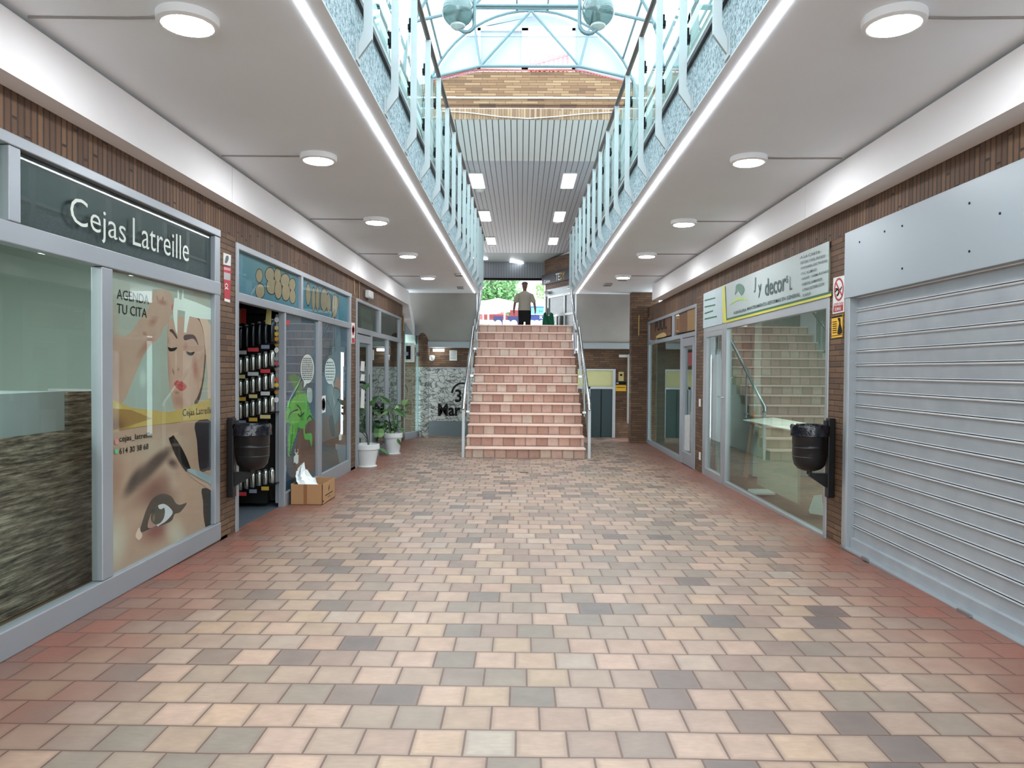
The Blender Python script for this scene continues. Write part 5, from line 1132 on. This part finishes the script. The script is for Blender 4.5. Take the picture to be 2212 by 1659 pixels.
# inside the decorator shop
iX = XR + .35
def ip(px, py, x=iX): return onX(px, py, x)
a, b = ip(1637, 915), ip(1722, 1110)
zbd = a.z; m = MB(); ya_, yb2 = min(a.y, b.y), max(a.y, b.y); m.hexa([(iX, ya_, .0), (iX + .03, ya_, .0), (iX + .03, yb2, .0), (iX, yb2, .0), (iX, ya_, a.z), (iX + .03, ya_, a.z), (iX + .03, yb2, a.z), (iX, yb2, a.z)])
tag(m.build('sheet_board', mat('beige_board', (206, 198, 172), .6), local=False), 'large beige board standing upright behind the decorator window', 'board')
a, b = ip(1625, 905, iX + .1), ip(1780, 940, iX + .1)
m = MB(); m.hexa([(iX - .03, b.y, zbd + .003), (iX + .4, b.y, zbd + .003), (iX + .4, a.y, zbd + .003), (iX - .03, a.y, zbd + .003), (iX - .03, b.y, zbd + .02), (iX + .4, b.y, zbd + .06), (iX + .4, a.y, zbd + .05), (iX - .03, a.y, zbd + .015)])
tag(m.build('paper_stack', 'plasterW'), 'pile of pale sheets lying on the boards behind the decorator window', 'papers')
for i in range(5):
    y = 8.7 - i * .3; m = MB(); m.hexa([(iX + .55, y - .07, 0), (iX + .58, y - .07, 0), (iX + .58, y + .05, 0), (iX + .55, y + .05, 0), (iX + .75, y - .07, 1.45 - i * .03), (iX + .78, y - .07, 1.45 - i * .03), (iX + .78, y + .05, 1.45 - i * .03), (iX + .75, y + .05, 1.45 - i * .03)])
    tag(m.build('wood_plank', mat('plank_%d' % i, (150 - i * 8, 92 - i * 6, 62), .5)), 'brown wooden plank leaning behind the papers, %s from the door side' % ['first', 'second', 'third', 'fourth', 'fifth'][i], 'plank', 'planks in the decorator shop')
a = ip(1612, 1050, iX + .05); m = MB(); m.hexa([(iX + .03, a.y, 0), (iX + .06, a.y, 0), (iX + .06, a.y - .12, 0), (iX + .03, a.y - .12, 0), (iX + .15, a.y + .0, .95), (iX + .18, a.y + .0, .95), (iX + .18, a.y - .1, .95), (iX + .15, a.y - .1, .95)]); m.v = [(x, y + .1, z) for x, y, z in m.v]; tag(m.build('wood_batten', mat('batten', (170, 130, 96), .6)), 'slanted wooden batten beside the beige board', 'batten')
a = ip(1770, 1095); m = MB(); m.hexa([(iX - .1, a.y - .0, .01), (iX, a.y - .12, .01), (iX + .05, a.y + .12, .01), (iX - .05, a.y + .16, .01), (iX - .06, a.y, .2), (iX, a.y - .06, .22), (iX + .02, a.y + .05, .17), (iX - .03, a.y + .1, .15)]); tag(m.build('crumpled_paper', 'paper'), 'crumpled white paper at the foot of the decorator window', 'paper')
a = ip(1632, 1052, XR + .1); m = MB(); m.box(XR + .05, XR + .3, a.y - .15, a.y + .15, .0, .03); tag(m.build('white_tray', 'white', bevel=.008), 'flat white tray on the floor behind the decorator window', 'tray')
sx = XR + 2.0
r = E('wall_socket', (XR + 3.14, 14, .4), 'double white wall socket inside the decorator shop', 'socket')
q = onX(1600, 968, XR + .5); Bx(XR + .5, XR + .53, q.y - .12, q.y + .12, q.z - .04, q.z + .04).build('plate', 'white', r, bevel=.004)
for d in (-.06, .06): MB().tube([(XR + .499, q.y + d, q.z), (XR + .51, q.y + d, q.z)], .024, 14).build('outlet', 'alu2', r)
S(Bx(XR + .53, XR + .63, q.y - .5, 10.9, 0, 2.6), 'wall_right', 'wallshop')
# far right shop signs and notices
wood = mat('wood_sign', (104, 70, 42), .6, var=.25, scale=9)
def K(x, y): return (1380 + x / 4.483, 640 + y / 4.483)
ws = E('shop_sign', (XR, 14, 2.15), 'brown wooden transom sign with dark letters above the far right window', 'shop sign')
decal(MB(), 'R', [K(95, 235), K(310, 165), K(310, 375), K(95, 428)], -.02, t=.01).build('sign_panel', wood, ws)
m = MB(); quadtext(m, 'PUUL', 'R', K(155, 345), K(270, 315), K(155, 245), -.015, bold=.03); m.build('lettering', 'soil', ws)
decal(MB(), 'R', [K(170, 385), K(240, 350), K(265, 385), K(180, 405)], -.015, smooth=3).build('painted_patch', mat('pale_tan', (196, 170, 110), .6), ws)
w2 = E('shop_sign', (XR, 12, 2.15), 'brown wooden transom sign with an upright arrow shape above the far right door', 'shop sign')
decal(MB(), 'R', [K(332, 150), K(565, 55), K(565, 325), K(332, 365)], -.02, t=.01).build('sign_panel', wood, w2)
decal(MB(), 'R', [K(355, 195), K(375, 155), K(395, 190)], -.015).build('painted_arrow', 'paper', w2)
m = MB(); stroke(m, 'R', [K(362, 335), K(364, 210), K(390, 210), K(388, 340), K(362, 335)], -.015, .02, smooth=0); m.build('painted_outline', mat('pale_tan2', (196, 160, 96), .6), w2)
decal(MB(), 'R', [K(470, 110), K(565, 70), K(565, 320), K(470, 340)], -.015).build('painted_square', mat('tan_square', (150, 116, 66), .6, var=.2, scale=14), w2)
for pts, mt, lab in (([K(445, 450), K(545, 435), K(545, 475), K(445, 500)], 'paper', 'white strip notice at the top of the far right door'), ([K(475, 545), K(545, 540), K(545, 670), K(475, 675)], mat('red_notice', (126, 44, 44), .6), 'dark red notice on the far right door'),
                     ([K(512, 770), K(542, 745), K(540, 1100), K(504, 1110)], mat('green_white_poster', (170, 190, 176), .6, var=.35, scale=16), 'long green and white poster on the far right door'), ([K(440, 1150), K(495, 1145), K(492, 1500), K(438, 1490)], mat('grey_poster', (196, 200, 196), .6, var=.3, scale=14), 'pale poster low on the far right door'),
                     ([K(500, 1115), K(540, 1105), K(540, 1540), K(500, 1520)], mat('mixed_poster', (176, 170, 170), .6, var=.4, scale=20), 'narrow mixed poster low on the far right door')):
    tag(decal(MB(), 'R', pts, -.02, t=.003).build('door_poster', mt), lab, 'poster')
for py, lab in ((870, 'upper'), (985, 'lower')):
    p = P3('R', 1512, py, .0); tag(Bx(XR - .006, XR, p.y - .05, p.y + .05, p.z - .06, p.z + .06).build('torn_sticker', 'paper'), lab + ' torn white sticker scrap on the narrow right brick pier', 'sticker')
p = P3('R', 1389, 690, 0); m = MB(); m.tube([(XR - .2, 16.59, 2.75), (XR - .2, 16.59, 2.3)], .012, 6); tag(m.build('wall_conduit', mat('tan_conduit', (190, 160, 96), .6)), 'tan conduit on the brick return at the far right', 'conduit')
p = P3('L', 874, 690, 0); m = MB(); m.tube([(XL + .01, 16.45, 2.75), (XL + .01, 16.45, 2.35)], .01, 6); tag(m.build('wall_conduit', mat('tan_conduit2', (190, 160, 96), .6)), 'tan conduit on the last brick pier at the far left', 'conduit')
# small boxes on the ceiling near the stairs
for px, py, lab in ((1345, 628, 'farther'), (1312, 640, 'nearer')):
    p = onZ(px, py - 26, ZC); tag(Bx(p.x - .08, p.x + .08, p.y - .2, p.y + .1, ZC - .035, ZC - .001).build('junction_box', mat('grey_box' + lab, (150, 146, 142), .6), bevel=.008), lab + ' small grey junction box on the right ceiling near the stairs', 'junction box')
for px, py, lab in ((991, 592, 'upper'), (995, 620, 'lower')):
    p = onZ(px, py, ZC); tag(Bx(p.x - .07, p.x + .07, p.y - .12, p.y + .12, ZC - .035, ZC - .001).build('junction_box', mat('grey_box' + lab, (150, 146, 142), .6), bevel=.008), lab + ' small grey junction box on the left ceiling near the stairs', 'junction box')
p = onZ(1132, 1020, fz(11)); tag(MB().lathe([(.07, .0), (.07, .004), (.055, .005)], (p.x, p.y, p.z), 18).build('floor_drain', mat('drain', (120, 108, 98), .5, .4)), 'small round metal drain cover in the tiled floor before the stairs', 'drain')
# ================================================================== BEYOND THE STAIRS
# angled shop on the right of the exit
fA, fB = onY(1176, 650, 28.3), onY(1232, 650, 26.5); fA.z = fB.z = 2.57
fd = (fB - fA).normalized(); fn = Vector((fd.y, -fd.x, 0)) * 1.0
if fn.y > 0: fn = -fn
def fbox(m, u0, u1, z0, z1, d0=0, d1=.1):
    a, b = fA + fd * u0, fA + fd * u1; o0, o1 = fn * d0, -fn * d1
    q = [a + o0, b + o0, b + o1, a + o1]
    m.hexa([(v.x, v.y, z0) for v in q] + [(v.x, v.y, z1) for v in q]); return m
LW = (fB - fA).length + 1.2
S(fbox(MB(), 0, LW, 4.55, H + 4.2, 0, .2), 'wall_right', 'brickX', label='brick wall above the corner shop at the exit')
es = E('shop_sign', tuple(fA), 'dark purple shop sign with white and gold letters at the exit', 'shop sign')
fbox(MB(), -.08, LW, 4.75, 5.12, .08, 0).build('sign_panel', mat('dark_purple', (20, 12, 30), .5), es)
def ftext(m, s_, u0, u1, z0, z1, d=.09):
    vs, fs = text_mesh(s_, u1 - u0, z1 - z0, bold=.01); b = len(m.v); m.v += [tuple(fA + fd * (u0 + x) + fn * d + Vector((0, 0, z0 + z - 2.57))) for x, z in vs]; m.f += [tuple(b + i for i in f) for f in fs]
m = MB(); ftext(m, 'Cakes', .12, .62, 4.80, 4.92); ftext(m, 'TE', 1.05, 1.35, 4.8, 5.06); m.build('white_lettering', 'white', es)
m = MB(); ftext(m, 'DY', 1.38, 1.75, 4.8, 5.06); m.build('gold_lettering', mat('gold_ink', (190, 160, 80), .4), es)
w8 = E('window_8', tuple(fA), 'white framed glass front of the corner shop at the exit', kind='structure')
m = MB()
for u0, u1, z0, z1 in ((0, .12, 2.57, 4.75), (.3, .36, 2.57, 4.3), (1.55, 1.62, 2.57, 4.3), (.3, LW, 4.22, 4.3), (.3, LW, 3.5, 3.58), (.95, 1.0, 2.57, 3.5)): fbox(m, u0, u1, z0, z1, .02, .06)
m.build('window_frame', 'white', w8)
fbox(MB(), 0, LW, 4.3, 4.56, 0, .1).build('window_panel', 'panelgrey', w8)
fbox(MB(), .1, LW, 2.57, 4.3, -.02, .03).build('window_pane', mat('busy_display', (70, 84, 86), .2, var=.9, scale=6), w8)
p = fA + fd * .35 + fn * .1; m = MB().lathe([(.02, -.08), (.09, -.05), (.11, 0), (.09, .06), (.02, .08)], (p.x, p.y, 4.42), 16); tag(m.build('security_camera', 'white', smooth=True), 'round white security camera under the purple sign', 'camera')
# green jacket shape on a stand
gj = fA + fd * .95 + fn * .35
gs = E('clothes_stand', (gj.x, gj.y, 2.57), 'dark green apron hanging on a stand before the corner shop', 'clothes stand')
gm = mat('green_cloth', (18, 104, 76), .8, var=.15)
m = MB(); b = 0
m.prism([(gj.x + x, gj.y, 2.57 + z) for x, z in ((-.2, .25), (.22, .25), (.24, .7), (.2, 1.02), (.1, 1.08), (.06, .95), (-.04, .95), (-.08, 1.1), (-.16, 1.02), (-.2, .7))], (0, .12, 0)); m.build('apron', gm, gs, bevel=.02)
MB().tube([(gj.x, gj.y + .06, 2.57), (gj.x, gj.y + .06, 3.8)], .02, 8).build('pole', 'black', gs)
m = MB(); m.bar((gj.x - .1, gj.y - .01, 3.6), (gj.x + .08, gj.y - .01, 3.15), .03, .01); m.build('strap', 'ink', gs)
# person walking
def person():
    Y = 24.0; X = onY(1133, 700, Y).x; g = 2.57
    r = E('person', (X, Y, g), 'person in a pale grey t-shirt and black trousers walking at the top of the stairs', 'person')
    V = []; Ed = []; Rd = []
    def chain(pts, root=None):
        i0 = root
        for (x, y, z, rad) in pts:
            V.append((x, y, z)); Rd.append(rad); i = len(V) - 1
            if i0 is not None: Ed.append((i0, i))
            i0 = i
        return i0
    pel = chain([(0, 0, .96, .15)]); ch = chain([(0, 0, 1.12, .145), (0, -.01, 1.28, .155), (0, -.01, 1.4, .12), (0, -.01, 1.48, .062), (0, -.02, 1.56, .06)], pel)
    hd = chain([(0, -.03, 1.61, .088), (0, -.035, 1.67, .1), (0, -.02, 1.74, .072)], ch)
    shoulder = pel + 3
    for s in (-1, 1):
        a = chain([(s * .2, 0, 1.38, .062), (s * .28, .01, 1.22, .054), (s * .315, .0, 1.1, .048), (s * .34, -.06, .92, .037), (s * .345, -.08, .86, .031)], shoulder)
        h = chain([(s * .347, -.09, .80, .032)], a)
        for k, (dy, L) in enumerate(((-.03, .075), (-.012, .085), (.008, .08), (.026, .062))):
            chain([(s * .347, -.09 + dy, .765, .0095), (s * .342, -.095 + dy, .765 - L * .5, .009), (s * .332, -.1 + dy, .765 - L, .0075)], h)
        chain([(s * .328, -.12, .80, .011), (s * .318, -.135, .765, .009)], h)
        k = s * .06
        chain([(s * .1, 0, .88, .1), (s * .11, -.06 * s, .5, .068), (s * .11, -.02 * s, .42, .06), (s * .11, .1 * s, .1, .042), (s * .11, .08 * s, .05, .045), (s * .12, .08 * s - .14, .03, .035)], pel)
    me = bpy.data.meshes.new('body'); me.from_pydata(V, Ed, []); o = bpy.data.objects.new('body', me); COL.objects.link(o); o.parent = r
    sk = o.modifiers.new('skin', 'SKIN')
    try:
        if not me.skin_vertices: me.attributes
        for i, sv in enumerate(me.skin_vertices[0].data):
            q = Rd[i]; sv.radius = (q, q)
            if i in (1, 2, 3): sv.radius = (q * 1.0, q * .8)
        me.skin_vertices[0].data[0].use_root = True
    except Exception as ex: print('SKIN', ex)
    sk.use_smooth_shade = True; ss = o.modifiers.new('sub', 'SUBSURF'); ss.levels = 1; ss.render_levels = 1
    me.materials.append(mat('skin_tone', (150, 112, 96), .6))
    def rings(name, rs, mt, par, n=20):
        m = MB(); 
        for (cx, cy, z, rx, ry) in rs: m.v += [(cx + rx * math.cos(2 * math.pi * j / n), cy + ry * math.sin(2 * math.pi * j / n), z) for j in range(n)]
        for i in range(len(rs) - 1): m.f += [(i * n + j, i * n + (j + 1) % n, (i + 1) * n + (j + 1) % n, (i + 1) * n + j) for j in range(n)]
        return m.build(name, mt, par, local=True, smooth=True)
    m = MB()
    shirt = mat('pale_grey_shirt', (196, 190, 176), .85, var=.06)
    sh = rings('t_shirt', [(0, 0, .86, .215, .17), (0, 0, .95, .21, .17), (0, 0, 1.08, .2, .165), (0, 0, 1.22, .215, .165), (0, 0, 1.33, .24, .155), (0, 0, 1.40, .235, .125), (0, 0, 1.44, .17, .1), (0, 0, 1.475, .1, .08), (0, 0, 1.49, .075, .072)], shirt, r)
    for s in (-1, 1):
        ax = Vector((s * .19, 0, 1.385)); bx_ = Vector((s * .3, .012, 1.13))
        MB().tube([ax, ax.lerp(bx_, .3), ax.lerp(bx_, .7), bx_], [.075, .085, .078, .075], 14).build('sleeve', shirt, sh, local=True, smooth=True)
    tr = mat('black_trousers', (22, 24, 28), .8)
    tt = rings('trousers', [(0, -.02, .5, .16, .12), (0, -.01, .62, .19, .14), (0, 0, .74, .205, .155), (0, 0, .82, .21, .162), (0, 0, .92, .205, .16), (0, 0, .98, .18, .15)], tr, r)
    for s in (-1, 1):
        m = MB(); m.tube([(s * .09, 0, .88), (s * .1, -.03 * s, .7), (s * .11, -.06 * s, .5), (s * .11, .1 * s, .1)], [.115, .11, .088, .075], 16); m.build('trouser_leg', tr, tt, local=True, smooth=True)
        MB().box(s * .11 - .045, s * .11 + .045, .08 * s - .19, .08 * s + .07, 0, .08).build('shoe', 'black', r, local=True, bevel=.03)
    MB().lathe([(.104, 1.70), (.103, 1.74), (.085, 1.775), (.05, 1.795), (.01, 1.80)], (0, -.01, 0), 20).build('hair', mat('short_grey_hair', (120, 116, 112), .9), r, local=True, smooth=True)
    m = MB(); m.hexa([(-.012, -.13, 1.635), (.012, -.13, 1.635), (.016, -.1, 1.63), (-.016, -.1, 1.63), (-.006, -.118, 1.68), (.006, -.118, 1.68), (.008, -.1, 1.69), (-.008, -.1, 1.69)]); m.build('nose', me.materials[0], r, local=True)
    for s in (-1, 1):
        m = MB(); m.lathe([(.0, -.008), (.011, 0), (.0, .008)], (s * .033, -.117, 1.685), 10); m.build('eye', 'ink', r, local=True)
        m = MB(); m.box(s * .088, s * .1, -.04, -.005, 1.64, 1.70); m.build('ear', me.materials[0], r, local=True, bevel=.005)
    Bx(-.025, .025, -.121, -.108, 1.598, 1.606).build('mouth', mat('mouth_tone', (110, 60, 56), .6), r, local=True)
person()
# outdoors: paving is the floor above; planting, terraces and buildings
def at(px, py, y): return onY(px, py, y)
tr_ = E('tree', (at(1070, 650, 46).x, 46, 2.57), 'leafy green tree standing in daylight beyond the exit', 'tree')
m = MB(); m.tube([(at(1066, 650, 46).x, 46, 2.57), (at(1068, 650, 46).x, 46, 5.2), (at(1072, 650, 46).x, 46, 7)], [.2, .16, .1], 10); m.build('trunk', mat('bark', (92, 72, 56), .9), tr_)
rn = random.Random(5); m = MB()
for i in range(3600):
    u, v, w = rn.gauss(0, 1), rn.gauss(0, 1), rn.gauss(0, 1); L_ = math.sqrt(u * u + v * v + w * w); q = rn.uniform(.55, 1) / L_
    cx, cz, R_ = rn.choice(((1050, 620, 1.5), (1082, 625, 1.5), (1070, 590, 1.6), (1090, 655, .9), (1045, 655, 1.0)))
    c = at(cx, cz, 46) + Vector((u * q * R_, v * q * R_, w * q * R_)); s_ = rn.uniform(.08, .16)
    t1 = Vector((rn.uniform(-1, 1), rn.uniform(-1, 1), rn.uniform(-1, 1))).normalized(); t2 = t1.orthogonal().normalized(); b = len(m.v)
    m.v += [tuple(c - t1 * s_), tuple(c + t2 * s_ * .6), tuple(c + t1 * s_), tuple(c - t2 * s_ * .6)]; m.f.append((b, b + 1, b + 2, b + 3))
m.build('crown', mat('crown_leaves', (92, 138, 84), .6, var=.45, scale=1.4), tr_)  # one leaf green, tone varied at random
m = MB()
for i in range(260):
    c = at(rn.uniform(1158, 1184), rn.uniform(613, 645) , 40); s_ = .08; t1 = Vector((rn.uniform(-1, 1), rn.uniform(-1, 1), rn.uniform(-1, 1))).normalized(); t2 = t1.orthogonal().normalized(); b = len(m.v)
    m.v += [tuple(c - t1 * s_), tuple(c + t2 * s_ * .6), tuple(c + t1 * s_), tuple(c - t2 * s_ * .6)]; m.f.append((b, b + 1, b + 2, b + 3))
hb = E('hanging_foliage', (at(1178, 630, 40).x, 40, 2.57), 'small green tree crown showing at the right edge of the exit', 'tree')
m.build('crown', 'leaf2', hb); MB().tube([(at(1186, 630, 40).x, 40, 2.57), (at(1184, 630, 40).x, 40, 6.3)], .08, 8).build('trunk', 'stem', hb)
bd = E('apartment_building', (at(1104, 650, 62).x, 62, 2.57), 'orange brick apartment block with white neighbour far beyond the exit', 'building')
a, b = at(1094, 600, 62), at(1112, 600, 62)
Bx(a.x, b.x, 60, 66, 2.57, 13).build('brick_wing', 'brickFar', bd)
Bx(b.x, b.x + 14, 61, 68, 2.57, 15).build('white_wing', mat('white_render', (244, 242, 240), .8), bd)
Bx(a.x - 14, a.x, 63, 69, 2.57, 11).build('pale_wing', mat('pale_render', (236, 234, 230), .8), bd)
for z in (5.2, 7.4, 9.6): Bx(a.x + .35, a.x + .7, 59.97, 60.05, z, z + 1.1).build('window', 'ink', bd)
def parasol(px, py, y, w, h, ht, mt, lab, rim):
    c = at(px, py, y); r = E('parasol', (c.x, y, 2.57), lab, 'parasol', 'terrace parasols')
    MB().lathe([(w, 0), (w * .98, .02), (w * .55, h * .55), (.05, h), (.01, h + .02)], (c.x, y, c.z), 8).build('canopy', mt, r)
    MB().lathe([(w + .005, -.18), (w + .008, .0)], (c.x, y, c.z), 8).build('valance', rim, r)
    MB().tube([(c.x, y, 2.57), (c.x, y, c.z + h)], .03, 8).build('pole', 'white', r)
cream = mat('cream_canvas', (240, 236, 232), .8); greyc = mat('grey_valance', (190, 186, 192), .8); maroon = mat('maroon_canvas', (112, 44, 48), .8)
parasol(1076, 662, 38.5, 1.75, .42, 0, cream, 'wide cream parasol on the terrace, left of the walking person', greyc)
parasol(1044, 668, 34.4, .8, .4, 0, cream, 'smaller cream parasol behind the left handrail', greyc)
parasol(1068, 682, 36.1, .72, .28, 0, maroon, 'low maroon parasol under the cream one', maroon)
a, b = at(1102, 670, 35.4), at(1122, 684, 35.4); tag(Bx(a.x, b.x, 35.4, 35.5, 2.57, a.z).build('maroon_awning', maroon), 'maroon awning cloth just left of the walking person', 'awning'); 
nv = mat('navy_fabric', (36, 38, 80), .7)
for (x0_, x1_, lab) in ((1066, 1086, 'navy blue windbreak panel in the middle of the terrace'), (1096, 1122, 'navy blue windbreak panel beside the walking person')):
    a, b = at(x0_, 683, 33.5), at(x1_, 692, 33.5); tag(Bx(a.x, b.x, 33.5, 33.6, 2.57, a.z).build('windbreak', nv), lab, 'windbreak', 'terrace windbreaks')
for px in (1055, 1090): 
    p = at(px, 672, 30.3); m = MB(); m.tube([(p.x, 30.3, 2.57), (p.x, 30.3, p.z), (p.x - .25, 30.3, p.z + .13)], .035, 8); m.tube([(p.x, 30.3, p.z), (p.x + .25, 30.3, p.z + .13)], .035, 8); tag(m.build('forked_post', 'white'), 'white forked post on the terrace, ' + ('left one' if px == 1055 else 'right one beside the person'), 'post', 'forked terrace posts')
# chairs: white rounded backs
def chair(px, py, w, lab):
    y = 31.0 + (i % 3) * .75; c = at(px, py, y); r = E('terrace_chair', (c.x, y, 2.57), lab, 'chair', 'white terrace chairs')
    h = c.z - 2.57
    m = MB(); pts = [(-w, h - .5), (-w, h - .12), (-w * .7, h - .03), (-w * .3, h), (w * .3, h), (w * .7, h - .03), (w, h - .12), (w, h - .5)]
    m.prism([(x, .22, z) for x, z in pts], (0, .05, 0)); m.build('backrest', 'white', r, local=True, bevel=.015)
    Bx(-w, w, -.25, .24, .42, .47).build('seat', 'white', r, local=True, bevel=.01)
    for sx in (-1, 1):
        for sy in (-.22, .22): Bx(sx * w * .85 - .02, sx * w * .85 + .02, sy - .02, sy + .02, 0, .44).build('leg', 'white', r, local=True)
chair_n = ['at the far left end of the row', 'second from the left handrail', 'third from the left handrail', 'fourth from the left handrail', 'left of the walking person', 'just behind the walking person', 'right of the walking person', 'second right of the walking person', 'at the right end of the row']
for i, px in enumerate((1037, 1049, 1062, 1076, 1096, 1110, 1150, 1160, 1171)): chair(px, 691, .15, 'white round backed terrace chair ' + chair_n[i])
kq = E('blue_kiosk', (at(1162, 670, 37).x, 37, 2.57), 'light blue freezer kiosk with navy banner at the right of the exit', 'kiosk')
a, b = at(1147, 664, 37), at(1180, 679, 37); Bx(a.x, b.x, 37, 37.8, b.z, a.z).build('upper_panel', mat('light_blue', (84, 160, 196), .5), kq)
Bx(a.x, b.x, 36.95, 37.85, a.z, a.z + .05).build('lid', mat('blue_edge', (40, 84, 170), .5), kq)
c_ = at(1147, 680, 36.9); Bx(a.x, b.x, 36.9, 37.7, 2.57, c_.z).build('banner', mat('royal_blue', (18, 40, 104), .5), kq)
Bx(a.x, b.x, 36.85, 37.0, c_.z, b.z).build('white_band', 'white', kq)
m = MB(); q = at(1166, 689, 36.85); vs, fs = text_mesh('H.H', .26, .17, bold=.03); m.v = [(q.x + x, 36.85, q.z + z) for x, z in vs]; m.f = fs; m.build('lettering', 'white', kq)
m = MB(); q = at(1164, 674, 36.95); vs, fs = text_mesh('3cl', .2, .1, bold=.03); m.v = [(q.x + x, 36.98, q.z + z) for x, z in vs]; m.f = fs; m.build('small_lettering', 'greenink', kq)
